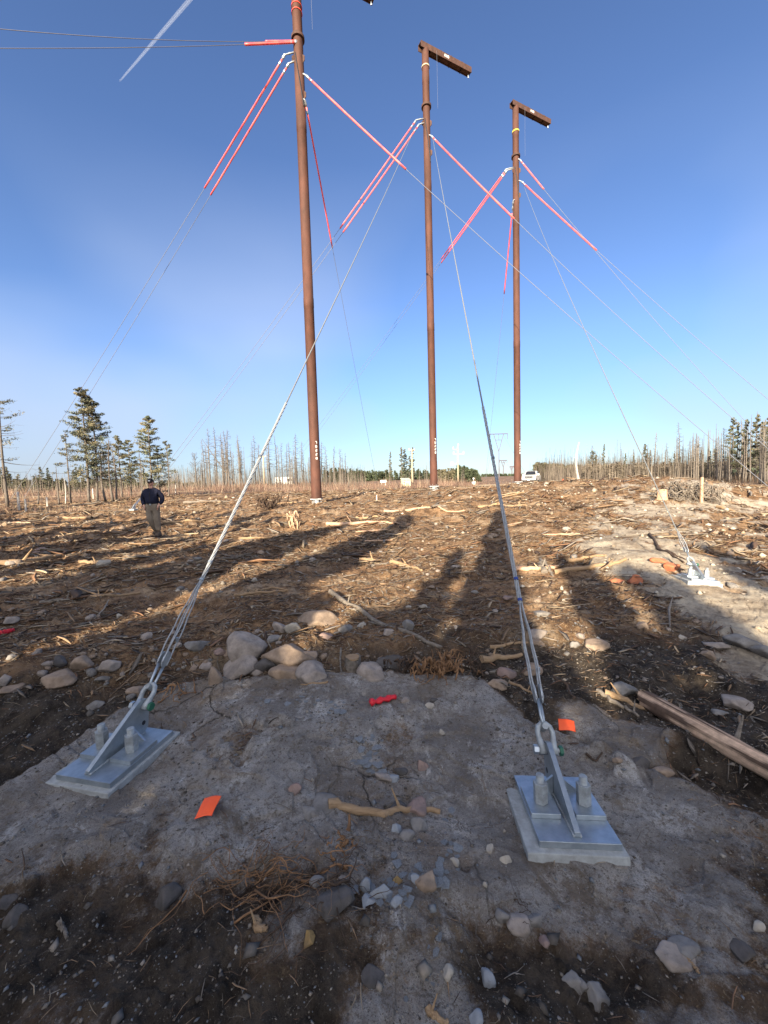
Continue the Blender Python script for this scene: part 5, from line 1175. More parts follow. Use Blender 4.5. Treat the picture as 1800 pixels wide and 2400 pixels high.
def dtree(px, Yd, ytop, k, label, group, mat='bark_pale', lean=0, name='bare_tree', cat='bare tree', thick=1.0, ybase=None):
    b = foot(px, Yd) if ybase is None else at(px, ybase, Yd); h0 = 8 if k == 9 else 12; hh = max(.8, at(px, ytop, Yd)[2]-b[2])
    key = (k, mat)
    if key not in dp: o = DP[k].build(name, M[mat], smooth=True); dp[key] = o
    else: o = dp[key].copy(); COL.objects.link(o)
    s = hh/h0; o.location = b; o.scale = (thick*s**.5 if s < 1 else s, )*2+(s,); o.rotation_euler = (0, lean, rnd.uniform(0, 6.28) if not lean else 0); tag(o, label, cat, group); return o
LG = 'bare trees of the grove behind the left pole'
for px, yt, k in [(460, 1062, 9), (478, 1030, 1), (494, 1003, 3), (509, 1000, 4), (524, 1015, 5), (531, 1008, 2), (539, 1006, 5), (562, 1018, 1), (600, 1020, 3), (610, 1040, 2), (635, 1022, 5), (649, 1020, 1), (664, 1037, 3), (680, 1036, 4), (697, 1016, 5), (711, 1034, 2), (751, 1040, 3), (757, 1035, 5), (765, 1045, 1), (787, 1045, 2), (800, 1050, 4), (811, 1060, 1)]:
    dtree(px, rnd.uniform(74, 90), yt, k, 'one of the tall grey branchy bare trees behind the left pole', LG, 'bark')
for k in range(60):
    px = 470+370*rnd.random()**.95; yt = np.interp(px, [470, 560, 700, 780, 850], [1054, 1042, 1042, 1066, 1092])+rnd.uniform(-14, 34)
    dtree(px, rnd.uniform(74, 118), yt, rnd.choice((0, 1, 2, 6, 7, 8)), 'one of the slim bare trunks in the grove behind the left pole', 'slim bare trunks of the left grove', rnd.choice(('bark', 'bark_pale')))
lt = dtree(496, 78, 1000, 7, 'dead tree leaning to the left across the grove', None, 'bark', lean=-.0); 
lt.rotation_euler = (0, -.58, 0); q = foot(556, 78); lt.location = q; lt.scale = (1.2, 1.2, 1.0)
for k in range(16):
    px = 398+rnd.random()*75; dtree(px, rnd.uniform(60, 95), rnd.uniform(1095, 1132), rnd.choice((6, 7, 8, 0)), 'one of the short bare stems right of the full pine', 'short bare stems right of the full pine', rnd.choice(('bark', 'bark_pale')))
for px, yt, k, lab in [(135, 1092, 6, 'dark broken snag left of the twin stemmed pine'), (262, 1030, 5, 'thin dead tree right of the twin stemmed pine'), (270, 1045, 1, 'second thin dead tree right of the twin stemmed pine'), (410, 1098, 8, 'pale barkless snag right of the full pine'), (330, 1060, 0, 'thin bare tree just left of the full pine'),
                    (245, 1060, 2, 'bare sapling leaning on the twin stemmed pine'), (150, 1120, 8, 'pale low snag at the foot of the pines'), (85, 1110, 1, 'bare sapling near the left white stakes')]:
    dtree(px, 33 if px != 410 else 40, yt, k, lab, 'dead trees at the left roadside', 'white_wood' if 'pale' in lab else 'bark')
# middle: thin wood behind shed
for k in range(30):
    px = rnd.choice((rnd.uniform(905, 1010), rnd.uniform(1020, 1090))); yt = rnd.uniform(1076, 1112) if px < 1010 else rnd.uniform(1092, 1118)
    dtree(px, rnd.uniform(105, 130), yt, rnd.choice((0, 6, 7, 8)), 'one of the slim bare trees behind the small shed', 'slim bare trees behind the shed', rnd.choice(('bark', 'bark_pale')))
# right wood
RG = 'bare trunks of the right wood'
for k in range(170):
    px = 1290+530*rnd.random()**.8
    yt = np.interp(px, [1290, 1380, 1480, 1560, 1640, 1720, 1810], [1098, 1080, 1066, 1046, 1028, 1012, 998])+rnd.uniform(-20, 26)
    if rnd.random() < .14: yt -= rnd.uniform(10, 34)
    Yd = np.interp(px, [1290, 1500, 1810], [100, 76, 46])+rnd.uniform(-3, 14)
    dtree(px, Yd, yt, rnd.choice((0, 1, 2, 3, 4, 6, 6, 7, 8)), 'one of the crowded bare trunks of the wood on the right', RG, rnd.choice(('bark', 'bark', 'bark_pale')), thick=.95)
sn = dtree(1358, 66, 1036, 8, 'tall thick pale snag standing alone right of the truck', None, 'white_wood', thick=3.2, name='dead_snag', cat='snag')
for px in (1345, 1350, 1363, 1367): dtree(px, 80, rnd.uniform(1062, 1085), 7, 'one of the thin bare stems around the tall pale snag', 'thin stems around the pale snag')

# far-off woods and brush that read as one mass
def far_wood(name, label, px0, px1, Y0, Y1, y0, y1, n, seed, green=(.045, .055, .03), w=1.3, bare=0):
    r_ = np.random.default_rng(seed); Vs = []; Fs = []; Cs = []; b = 0
    for i in range(n):
        px = r_.uniform(px0, px1); Yd = r_.uniform(Y0, Y1); p = foot(px, Yd); tpz = at(px, np.interp(px, [px0, px1], [y0, y1])+r_.uniform(-4, 9), Yd)[2]; hh = max(1.5, tpz-p[2])
        k = 90; t = r_.uniform(.04, 1, k); rad = w*(1-t)*.85+.08; a = r_.uniform(0, 6.28, k)
        c = np.stack([p[0]+np.cos(a)*rad*r_.uniform(.3, 1, k), p[1]+np.sin(a)*rad*r_.uniform(.3, 1, k), p[2]+t*hh], -1); D = np.stack([np.cos(a), np.sin(a), np.full(k, -.3)], -1)
        V, F, cc = tri_cloud(c, D, .30+.04*w, 2, r_, np.full(k, .2), np.repeat((np.array(green)*r_.uniform(.7, 1.35))[None], k, 0), 2.6)
        Vs.append(V); Fs.append(F+b); Cs.append(cc); b += len(V)
    o = mesh_np(name, np.vstack(Vs), np.vstack(Fs), M['needle'], col=np.vstack(Cs), smooth=False); tag(o, label, kind='stuff')
far_wood('far_woods', 'distant dark spruce forest between the left and middle poles', 820, 1010, 190, 215, 1108, 1102, 130, 1)
far_wood('far_woods', 'distant spruce forest left of the middle pole', 760, 915, 190, 210, 1098, 1108, 90, 2)
far_wood('far_woods', 'round dark clump of trees right of the utility pole', 1072, 1125, 130, 142, 1092, 1108, 60, 3, w=1.6)
far_wood('far_woods', 'hazy forest edge right of the middle pole', 1020, 1090, 135, 150, 1106, 1098, 60, 4, green=(.10, .09, .055))
far_wood('far_woods', 'far small trees on the skyline under the pylons', 1128, 1245, 230, 260, 1118, 1112, 60, 5, w=1.6)
far_wood('far_woods', 'olive brown forest edge behind the truck', 1252, 1375, 100, 120, 1088, 1096, 150, 6, green=(.085, .08, .045), w=1.2)
far_wood('far_woods', 'dense undergrowth inside the right wood', 1370, 1830, 72, 105, 1092, 1082, 200, 7, green=(.12, .10, .072), w=.9)
far_wood('far_woods', 'low forest beyond the left road', -30, 480, 105, 140, 1120, 1132, 150, 8, green=(.075, .075, .042), w=1.5)
def brush(name, label, Y0, Y1, px0, px1, n, hh, col, seed, acc=None):
    r_ = np.random.default_rng(seed); u = r_.uniform(0, 1, n); Yd = Y0*(Y1/Y0)**u; px = r_.uniform(px0, px1, n); x = (px-900)/FPX*Yd; z, mk_ = H(x, Yd, True)
    k = (r_.uniform(0, 1, n) < (1-mk_[2])*np.clip(.45+fbm(x*.12, Yd*.12, 60+seed, 3)*1.6, .03, 1)*(1-mk_[0])); x, y, z = x[k], Yd[k], z[k]; n = len(x)
    h_ = hh*r_.uniform(.4, 1.2, n)*np.clip(.7+fbm(x*.3, y*.3, 70+seed, 2)*1.5, .3, 1.5); w = .011*(y/40)**.8*r_.uniform(.7, 1.5, n); a = r_.uniform(0, 3.14, n); lx, ly = r_.normal(0, .28, n)*h_, r_.normal(0, .28, n)*h_
    V = np.stack([np.stack([x-np.cos(a)*w, y-np.sin(a)*w, z-.05], -1), np.stack([x+np.cos(a)*w, y+np.sin(a)*w, z-.05], -1), np.stack([x+lx+np.cos(a)*w*.4, y+ly, z+h_], -1), np.stack([x+lx-np.cos(a)*w*.4, y+ly, z+h_], -1)], 1).reshape(-1, 3)
    c = np.array(col)[r_.integers(0, len(col), n)]*r_.uniform(.6, 1.3, (n, 1)); o = mesh_np(name, V, np.arange(n*4).reshape(-1, 4), M['needle'], col=c, smooth=False); tag(o, label, kind='stuff')
RB = [(.15, .085, .06), (.13, .075, .058), (.20, .13, .09), (.11, .075, .06), (.25, .19, .13)]
brush('red_brush', 'low reddish leafless brush over the far clearing', 38, 150, -100, 1260, 60000, .85, RB, 1)
brush('red_brush', 'low brush at the foot of the right wood', 44, 110, 1350, 1900, 16000, .8, [(.14, .09, .06), (.20, .15, .10), (.10, .07, .05)], 2)
brush('dry_grass', 'dry reddish grass at the left roadside', 24, 46, -150, 420, 16000, .55, RB+[(.30, .22, .13)], 3)
def saplings(label, px0, px1, Y0, Y1, n, h0, seed):
    r_ = np.random.default_rng(seed); px = r_.uniform(px0, px1, n); y = r_.uniform(Y0, Y1, n); x = (px-900)/FPX*y; z = H(x, y); h_ = h0*r_.uniform(.35, 1.1, n); w = r_.uniform(.018, .05, n); a = r_.uniform(0, 3.14, n); lx = r_.normal(0, .05, n)*h_
    V = np.stack([np.stack([x-np.cos(a)*w, y-np.sin(a)*w, z], -1), np.stack([x+np.cos(a)*w, y+np.sin(a)*w, z], -1), np.stack([x+lx+.01, y, z+h_], -1), np.stack([x+lx-.01, y, z+h_], -1)], 1).reshape(-1, 3)
    c = np.array([(.14, .115, .09), (.10, .08, .062), (.20, .17, .135), (.07, .056, .045)])[r_.integers(0, 4, n)]; o = mesh_np('sapling_thicket', V, np.arange(n*4).reshape(-1, 4), M['needle'], col=c, smooth=False); tag(o, label, kind='stuff')
saplings('dense bare saplings filling the right wood', 1280, 1900, 60, 100, 3600, 5.2, 1)
saplings('dense bare saplings in the thin far end of the right wood', 1255, 1520, 84, 120, 2600, 5.6, 5)
saplings('dense bare saplings at the foot of the left grove', 400, 860, 80, 120, 2000, 5.0, 2)
saplings('dense bare saplings beyond the left road', -80, 420, 60, 100, 900, 3.6, 3)

# ------------------------------------------------------------------ things in the distance
M['shed_wall'] = pmat('pale_shed_wall', (.62, .60, .42), .7, 0, 3, .12); M['shed_roof'] = pmat('shed_roof', (.42, .42, .32), .6)
M['pole_wood'] = pmat('pole_wood', (.42, .33, .23), .85, 0, 4, .25); M['steel_far'] = pmat('lattice_steel', (.13, .12, .14), .6, .3)
M['porcelain'] = pmat('porcelain', (.75, .75, .72), .4); M['dark_glass'] = pmat('dark_glass', (.02, .022, .025), .08, spec=.8)
def shed():
    b = foot(951, 88); s = 88/FPX; w, h_ = 19*s, 16*s; t = empty('shed', b, .25); tag(t, 'small pale green shed with a slanted roof between left and middle poles', 'shed')
    m = MB(); m.prism([(-w*.4, 0), (w*.4, 0), (w*.4, h_*1.28), (-w*.4, h_)], (0, 1, 0), (0, 0, 1), (1, 0, 0), (0, 0, 0), w); m.build('wall', M['shed_wall'], t, bevel=.02)
    m = MB(); m.prism([(-w*.5, h_*.99), (w*.48, h_*1.34), (w*.48, h_*1.40), (-w*.5, h_*1.05)], (0, 1, 0), (0, 0, 1), (1, 0, 0), (0, 0, 0), w*1.12); m.build('roof', M['shed_roof'], t)
    m = MB(); m.box((w*.05, -w*.4-.02, h_*.46), (w*.42, .04, h_*.8)); d = m.build('door', M['shed_wall'], t, bevel=.01); m = MB(); m.box((w*.2, -w*.4-.06, h_*.45), (.05, .05, .14)); m.build('handle', M['black'], d)
    m = MB(); m.box((-w*.34, -w*.4-.02, h_*.75), (w*.16, .04, h_*.14)); m.build('vent', M['steel_far'], t)
shed()
def upole(px, Yd, yb, yt, label, gear):
    b = foot(px, Yd); h_ = at(px, yt, Yd)[2]-b[2]; t = empty('utility_pole', b); tag(t, label, 'utility pole', 'wooden utility poles')
    m = MB(); m.tube([(0, 0, -.3), (0, 0, h_*.5), (0, 0, h_)], [.24, .20, .16], 10); m.build('shaft', M['pole_wood'], t, smooth=True)
    if gear:
        m = MB(); m.tube([(-1.6, 0, h_*.52), (-1.6, 0, h_*.60)], .42, 12); m.build('transformer', M['porcelain'], t, auto=.6)
        m = MB(); m.box((-.8, 0, h_*.56), (1.7, .14, .16)); m.box((.2, 0, h_*.80), (3.0, .14, .18)); m.box((-.5, 0, h_*.92), (1.6, .14, .16)); m.build('cross_arm', M['pole_wood'], t)
        for x, z in ((-1.1, h_*.82), (1.6, h_*.82), (-1.2, h_*.94), (.2, h_*1.02)): m = MB(); m.tube([(x, 0, z), (x, 0, z+.5)], [.16, .09], 8); m.build('insulator', M['porcelain'], t)
    else:
        m = MB(); m.box((0, 0, h_*.97), (1.4, .12, .12)); m.build('cross_arm', M['pole_wood'], t)
        for x in (-.6, .6): m = MB(); m.tube([(x, 0, h_*.975), (x, 0, h_*.975+.3)], [.09, .05], 8); m.build('insulator', M['porcelain'], t)
upole(1074, 106, 1133, 1046, 'wooden utility pole with transformer and cross arms near the clump of trees', True)
upole(967, 90, 1138, 1052, 'plain wooden pole just right of the small shed', False)
upole(620, 92, 1130, 1068, 'dark pole with short cross arm inside the bare grove', False)
def pylon(px, Yd, yb, yt, hw, label, arms=True):
    b = foot(px, Yd); s = Yd/FPX; h_ = at(px, yt, Yd)[2]-b[2]; t = empty('power_pylon', b, 0); tag(t, label, 'pylon', 'y shaped power pylons'); W2 = hw*s; zy = h_*.60; r_ = .0011*Yd
    m = MB(); m.tube([(0, 0, -.5), (0, 0, zy)], [r_*1.3, r_], 6); m.build('mast', M['steel_far'], t)
    m = MB()
    for k in (-1, 1): m.tube([(0, 0, zy), (k*W2*.55, 0, h_)], r_*.9, 5)
    m.tube([(-W2*.31, 0, zy+h_*.26), (W2*.31, 0, zy+h_*.26)], r_*.7, 5); m.build('v_frame', M['steel_far'], t)
    m = MB(); m.tube([(-W2, 0, h_), (W2, 0, h_)], r_*1.1, 5); m.build('cross_arm', M['steel_far'], t)
    for k in (-.96, 0, .96): m = MB(); m.tube([(k*W2, 0, h_), (k*W2, 0, h_-h_*.13)], r_*.7, 5); m.build('insulator_string', M['steel_far'], t)
    m = MB()
    for k in (-1, 1): m.tube([(k*W2*.5, 0, h_*.98), (k*W2*2.2+W2*.4, -6, 0)], r_*.22, 4)
    m.build('stay_wire', M['steel_far'], t)
pylon(1170, 190, 1118, 1017, 21, 'nearest y shaped power pylon left of the right pole')
pylon(1180, 330, 1116, 1079, 9, 'second y shaped power pylon, smaller, behind the nearest'); pylon(1200, 520, 1116, 1093, 5, 'farthest tiny power pylon on the skyline')
def cabinet():
    b = foot(1110, 96); t = empty('meter_cabinet', b); tag(t, 'small white cabinet with a post in front of the round tree clump', 'cabinet')
    m = MB(); m.box((0, 0, .5), (.9, .6, 1.0)); m.build('housing', M['white_paint'], t, bevel=.04); m = MB(); m.tube([(0, 0, 1), (0, 0, 1.8)], .07, 8); m.box((0, 0, 1.8), (.3, .2, .3)); m.build('post', M['porcelain'], t)
cabinet()
def bunk():
    b = foot(668, 120); t = empty('site_trailer', b); tag(t, 'white box trailer half hidden among the bare trees of the grove', 'trailer')
    m = MB(); m.box((0, 0, 1.7), (5.5, 2.4, 2.2)); m.build('body', M['white_paint'], t, bevel=.1); m = MB(); m.box((2.0, -1.22, 1.9), (1.6, .06, .8)); m.build('window', M['dark_glass'], t)
    m = MB(); m.tube([(-1.2, -1.2, .45), (-1.2, -.95, .45)], .45, 14); m.tube([(1.2, -1.2, .45), (1.2, -.95, .45)], .45, 14); m.build('wheel', M['black'], t)
    b = foot(899, 110); m = MB(); m.box((0, 0, 1.4), (1.7, .06, .7)); m.tube([(-.6, .03, 0), (-.6, .03, 1.2)], .04, 6); m.tube([(.6, .03, 0), (.6, .03, 1.2)], .04, 6); o = m.build('road_sign', M['white_paint']); o.location = b; tag(o, 'tiny white sign board at the edge of the far forest', 'sign')
bunk()
def cone_tarp():
    b = foot(1321, 44); m = MB(); k = 12; s = 1.0
    vs = [(.55*s*math.cos(a*6.283/k)*(1+.2*math.sin(a*2)), .45*s*math.sin(a*6.283/k), 0) for a in range(k)]+[(.28*math.cos(a*6.283/k)-.05, .25*math.sin(a*6.283/k), .45+.08*math.sin(a*3)) for a in range(k)]+[(-.06, 0, .85)]
    m.add(vs, [(a, (a+1) % k, k+(a+1) % k, k+a) for a in range(k)]+[(k+a, k+(a+1) % k, 2*k) for a in range(k)]); o = m.build('orange_cover', M['orange_flag'], smooth=True); o.location = b; o.rotation_euler = (0, 0, .4); tag(o, 'crumpled orange tarp heap between the truck and the pale snag', 'tarp')
cone_tarp()

# ------------------------------------------------------------------ pickup truck
def truck():
    b = foot(1246, 60); t = empty('pickup_truck', b, R(-119)); tag(t, 'white pickup truck facing the camera right of the right pole', 'truck')
    M['car_white'] = pmat('car_white', (.58, .58, .56), .3, coat=.6); M['chrome'] = pmat('chrome', (.6, .6, .6), .2, 1.0); M['tyre'] = pmat('tyre', (.02, .02, .02), .85); M['lamp'] = pmat('headlamp_lens', (.55, .52, .42), .2)
    M['grille'] = pmat('grille_black', (.03, .03, .03), .4)
    # profile along x: nose at +2.95
    prof = [(-2.95, .62), (-2.95, 1.32), (-1.05, 1.34), (-1.0, 1.36), (1.25, 1.36), (1.5, 1.33), (2.75, 1.22), (2.93, 1.12), (2.98, .62), (2.3, .52), (-2.5, .52)]
    m = MB(); m.prism(prof, (1, 0, 0), (0, 0, 1), (0, 1, 0), (0, 0, 0), 1.96); m.build('body', M['car_white'], t, bevel=.07, seg=3)
    m = MB(); cab = [(-1.02, 1.30), (-.86, 1.92), (.45, 1.95), (1.30, 1.32)]
    k = len(cab); vs = [(x, -(.93 if z < 1.5 else .78), z) for x, z in cab]+[(x, (.93 if z < 1.5 else .78), z) for x, z in cab]
    m.add(vs, [tuple(range(k))[::-1], tuple(range(k, 2*k))]+[(i, (i+1) % k, k+(i+1) % k, k+i) for i in range(k)]); m.build('cab', M['car_white'], t, bevel=.06, seg=3)
    m = MB(); m.add([(1.245, -.78, 1.385), (1.245, .78, 1.385), (.56, .67, 1.90), (.56, -.67, 1.90), (1.215, -.78, 1.365), (1.215, .78, 1.365), (.53, .67, 1.88), (.53, -.67, 1.88)], [(0, 1, 2, 3), (7, 6, 5, 4), (0, 4, 5, 1), (1, 5, 6, 2), (2, 6, 7, 3), (3, 7, 4, 0)])
    for v in range(len(m.v)): x, y, z = m.v[v]; m.v[v] = (x+.03, y, z+.02)
    m.build('windscreen', M['dark_glass'], t)
    for s in (-1, 1):
        m = MB(); m.add([(x, s*(.945 if z < 1.5 else .815), z) for x, z in [(-.75, 1.40), (1.0, 1.40), (.45, 1.84), (-.70, 1.84)]]+[(x, s*(.90 if z < 1.5 else .77), z) for x, z in [(-.75, 1.40), (1.0, 1.40), (.45, 1.84), (-.70, 1.84)]], [(0, 1, 2, 3), (7, 6, 5, 4), (0, 4, 5, 1), (1, 5, 6, 2), (2, 6, 7, 3), (3, 7, 4, 0)])
        m.build('side_window', M['dark_glass'], t)
        m = MB(); m.box((.95, s*1.12, 1.42), (.12, .24, .26)); m.box((.95, s*1.0, 1.36), (.06, .12, .05)); m.build('wing_mirror', M['car_white'], t, bevel=.03)
        m = MB(); m.box((2.965, s*.78, 1.02), (.07, .32, .20)); m.build('headlight', M['lamp'], t, bevel=.03)
        m = MB(); m.box((3.06, s*.72, .60), (.06, .22, .12)); m.build('fog_lamp', M['lamp'], t, bevel=.02)
        for x in (1.95, -1.75):
            m = MB(); m.tube([(x, s*.72, .40), (x, s*.76, .40), (x, s*.96, .40), (x, s*1.0, .40)], [.37, .40, .40, .37], 24); w = m.build('wheel', M['tyre'], t, auto=.7)
            m = MB(); m.tube([(x, s*.985, .40), (x, s*1.008, .40)], .24, 16); m.build('rim', M['chrome'], w)
            m = MB(); m.tube([(x, s*.90, .42), (x, s*.984, .42)], .47, 24); m.build('wheel_arch', M['grille'], t)
    m = MB(); m.box((2.975, 0, .98), (.06, 1.18, .40)); gr = m.build('grille', M['grille'], t, bevel=.02)
    m = MB()
    for z in (.86, .98, 1.10): m.box((3.01, 0, z), (.03, 1.14, .045))
    m.build('grille_bar', M['chrome'], gr)
    m = MB(); m.box((3.04, 0, .62), (.20, 1.92, .24)); m.build('bumper', M['chrome'], t, bevel=.05); m = MB(); m.box((2.9, 0, .42), (.2, 1.5, .14)); m.build('air_dam', M['grille'], t)
    m = MB(); m.box((3.145, 0, .60), (.01, .30, .15)); m.build('number_plate', M['white_paint'], t)
    m = MB(); m.box((-2.0, 0, 1.345), (1.8, 1.6, .02)); m.build('bed_liner', M['grille'], t)
    m = MB(); m.tube([(-.6, -.3, 1.9), (-.6, -.3, 3.3)], .012, 5); m.build('antenna', M['black'], t)
    m = MB(); m.box((-.25, 0, 1.99), (.25, 1.1, .07)); m.build('beacon_bar', M['grille'], t, bevel=.02)
truck()

# ------------------------------------------------------------------ contrail, far above everything
def contrail():
    m = MB(); Yc = 9000.0
    for off in (-1, 1):
        A, B = (280, 191), (470, -30); pts = []; rr_ = []; ni = 40
        for i in range(ni+1):
            f = i/ni; x = A[0]+(B[0]-A[0])*f; y = A[1]+(B[1]-A[1])*f; w = .6+2.7*f**.6; o = off*(1.1+2.2*f**.7)*.9
            pts.append(tuple(at(x+o*.75, y+o*.65, Yc))); rr_.append(w*Yc/FPX*.75)
        m.tube(pts, rr_, 16)
    mt = bpy.data.materials.new('ice_cloud'); mt.use_nodes = True; t = mt.node_tree; t.nodes.clear(); o_ = N(t, 'ShaderNodeOutputMaterial'); d = N(t, 'ShaderNodeBsdfDiffuse'); tr = N(t, 'ShaderNodeBsdfTransparent'); mx = N(t, 'ShaderNodeMixShader')
    d.inputs[0].default_value = (.9, .95, 1, 1); lw = N(t, 'ShaderNodeLayerWeight'); lw.inputs[0].default_value = .5; mr = N(t, 'ShaderNodeMapRange'); mr.inputs[1].default_value = 0; mr.inputs[2].default_value = .8; mr.inputs[3].default_value = .075; mr.inputs[4].default_value = 0.0
    t.links.new(lw.outputs['Facing'], mr.inputs[0]); t.links.new(mr.outputs[0], mx.inputs[0]); t.links.new(tr.outputs[0], mx.inputs[1]); t.links.new(d.outputs[0], mx.inputs[2]); t.links.new(mx.outputs[0], o_.inputs[0])
    ob = m.build('contrail', mt, smooth=True); ob.visible_shadow = True; tag(ob, 'thin twin white contrail crossing the blue sky at upper left', 'contrail')
contrail()

# ------------------------------------------------------------------ spruces behind the viewpoint; their long shadows fall over the foreground
TE = math.tan(SUN_EL)
SH = [conifer(200+k, 6, .9+.12*k, .04, 60, 7, 12, .16, shape='spruce', green=(.05, .06, .03)) for k in range(3)]+[conifer(210+k, 6, 1.0+.12*k, .04, 34, 3, 5, .11, shape='spruce', green=(.05, .06, .03)) for k in range(3)]
shp = [None]*6
def shade_tree(px, py, h_, wide, k=0):
    """tip of the shadow falls where the photo shows it"""
    p = G(px, py, 60); Lh = h_/TE; x, y = p[0]-SDIR[0]*Lh, p[1]-SDIR[1]*Lh; zb = float(H(x, y)); hh = h_+(p[2]-zb)
    if shp[k] is None:
        t = empty('spruce_tree'); m, (V, F, c) = SH[k]; m.build('trunk', M['bark'], t, smooth=True); mesh_np('crown', V, F, M['needle'], t, col=c, smooth=False); shp[k] = t
    else: t = copy_tree(shp[k])
    s = hh/6; t.location = (x, y, zb); t.scale = (wide, wide, s); t.rotation_euler = (0, 0, rnd.uniform(0, 6)); tag(t, 'one of the spruces standing behind the viewpoint', 'spruce', 'spruces behind the viewpoint')
for x, y, h_, wd, k in SHADE_W:
    tx, ty = x-SDIR[0]*h_/TE, y-SDIR[1]*h_/TE
    if shp[k] is None: shade_tree(1170, 1200, 6.6, .5, k)
    t = copy_tree(shp[k]); t.location = (tx, ty, float(H(tx, ty))); t.scale = (wd, wd, h_/6); tag(t, 'one of the spruces standing behind the viewpoint', 'spruce', 'spruces behind the viewpoint')
for a in SHADE: shade_tree(*a[:4], a[4]+(3 if a[1] > 1500 else 0))
# ------------------------------------------------------------------ the walking man
def person():
    b = G(360, 1272); b = np.array([(358-900)/FPX*12.0, 12.0, float(H((358-900)/FPX*12.0, 12.0))])
    t = empty('person', b, R(8)); tag(t, 'person in black cap, dark navy jacket and khaki trousers walking with hands at pockets', 'person')
    M['skin'] = pmat('skin', (.50, .27, .19), .55); M['navy'] = pmat('navy_cloth', (.006, .007, .020), .85, 0, 6, col2=(.010, .012, .030), bump=.004, bscale=14)
    M['khaki'] = pmat('khaki_cloth', (.21, .17, .125), .9, 0, 7, col2=(.15, .12, .088), bump=.006, bscale=12); M['cap'] = pmat('black_cap', (.008, .008, .010), .8); M['boot'] = pmat('brown_boot', (.07, .05, .035), .7); M['belt'] = pmat('belt_leather', (.02, .014, .01), .5); M['hair'] = pmat('dark_hair', (.03, .022, .018), .8)
    def skin_mesh(name, verts, edges, rad, mat, sub=2, root=0, extra=None, parent=t, voxel=0):
        me = bpy.data.meshes.new(name); me.from_pydata(verts, edges, []); o = bpy.data.objects.new(name, me); COL.objects.link(o)
        sk = o.modifiers.new('s', 'SKIN'); sk.use_smooth_shade = True
        for i, r_ in enumerate(rad):
            v = me.skin_vertices[0].data[i]; v.radius = r_ if hasattr(r_, '__len__') else (r_, r_); v.use_root = (i == root)
        sb = o.modifiers.new('d', 'SUBSURF'); sb.levels = sub; sb.render_levels = sub
        bpy.context.view_layer.update(); dg = bpy.context.evaluated_depsgraph_get(); ev = o.evaluated_get(dg); m2 = bpy.data.meshes.new_from_object(ev); o.modifiers.clear(); o.data = m2
        if extra:
            bm = bmesh.new(); bm.from_mesh(m2)
            for em in extra:
                tmp = bpy.data.meshes.new('x'); tmp.from_pydata(em[0], [], em[1]); bm.from_mesh(tmp); bpy.data.meshes.remove(tmp)
            bm.to_mesh(m2); bm.free()
        if voxel:
            rm = o.modifiers.new('r', 'REMESH'); rm.mode = 'VOXEL'; rm.voxel_size = voxel; rm.use_smooth_shade = True
            bpy.context.view_layer.update(); dg = bpy.context.evaluated_depsgraph_get(); m3 = bpy.data.meshes.new_from_object(o.evaluated_get(dg)); o.modifiers.clear(); o.data = m3
        o.data.materials.clear(); o.data.materials.append(mat)
        for p in o.data.polygons: p.use_smooth = True
        o.parent = parent; return o
    # x right as seen from the camera, -y toward the camera, z up; facing -y
    J = {'pel': (0, 0, .95), 'wai': (0, -.01, 1.10), 'che': (0, -.01, 1.30), 'nec': (0, 0, 1.46), 'hd0': (0, -.01, 1.53), 'hd1': (0, -.015, 1.66),
         'shL': (.19, 0, 1.40), 'elL': (.285, .05, 1.14), 'wrL': (.205, -.085, .95), 'shR': (-.19, 0, 1.40), 'elR': (-.275, .05, 1.13), 'wrR': (-.20, -.08, .93),
         'hiL': (.095, 0, .90), 'knL': (.115, -.03, .50), 'anL': (.115, .02, .10), 'toL': (.12, -.10, .06),
         'hiR': (-.095, 0, .90), 'knR': (-.06, -.06, .52), 'anR': (.005, .16, .14), 'toR': (.003, .06, .07)}
    K = list(J); E = [('pel', 'wai'), ('wai', 'che'), ('che', 'nec'), ('nec', 'hd0'), ('hd0', 'hd1'), ('che', 'shL'), ('shL', 'elL'), ('elL', 'wrL'), ('che', 'shR'), ('shR', 'elR'), ('elR', 'wrR'),
                      ('pel', 'hiL'), ('hiL', 'knL'), ('knL', 'anL'), ('anL', 'toL'), ('pel', 'hiR'), ('hiR', 'knR'), ('knR', 'anR'), ('anR', 'toR')]
    Rr = dict(pel=(.15, .11), wai=(.145, .10), che=(.165, .115), nec=.06, hd0=.055, hd1=.07, shL=.065, elL=.043, wrL=.028, shR=.065, elR=.043, wrR=.028, hiL=.085, knL=.058, anL=.034, toL=.022, hiR=.085, knR=.058, anR=.034, toR=.022)
    V = [J[k] for k in K]; Ed = [(K.index(a), K.index(b_)) for a, b_ in E]; Ra = [Rr[k] for k in K]
    # hands: palm and five fingers, curled into the pocket openings
    for s, w in ((1, 'wrL'), (-1, 'wrR')):
        wx, wy, wz = J[w]; wi = K.index(w); pi_ = len(V); V.append((wx-s*.012, wy-.015, wz-.05)); Ra.append((.030, .018)); Ed.append((wi, pi_))
        for f in range(4):
            o_ = (f-1.5)*.019; ln = (.030, .035, .033, .026)[f]; a = len(V)
            V += [(wx-s*.018, wy-.012+o_, wz-.085), (wx-s*.030, wy-.010+o_, wz-.085-ln), (wx-s*.036, wy-.004+o_, wz-.095-ln*1.5)]; Ra += [.010, .009, .008]; Ed += [(pi_, a), (a, a+1), (a+1, a+2)]
        a = len(V); V += [(wx-s*.008, wy-.050, wz-.055), (wx-s*.018, wy-.062, wz-.085)]; Ra += [.011, .009]; Ed += [(pi_, a), (a, a+1)]
    # head with brow, nose, cheeks, chin, eye hollows
    P = ICO.copy(); x, y, z = P[:, 0], P[:, 1], P[:, 2]
    hx = .077*(1-.20*sstep(.1, -.9, z)*1.0); X_ = x*hx; Y_ = y*.096; Z_ = z*.118
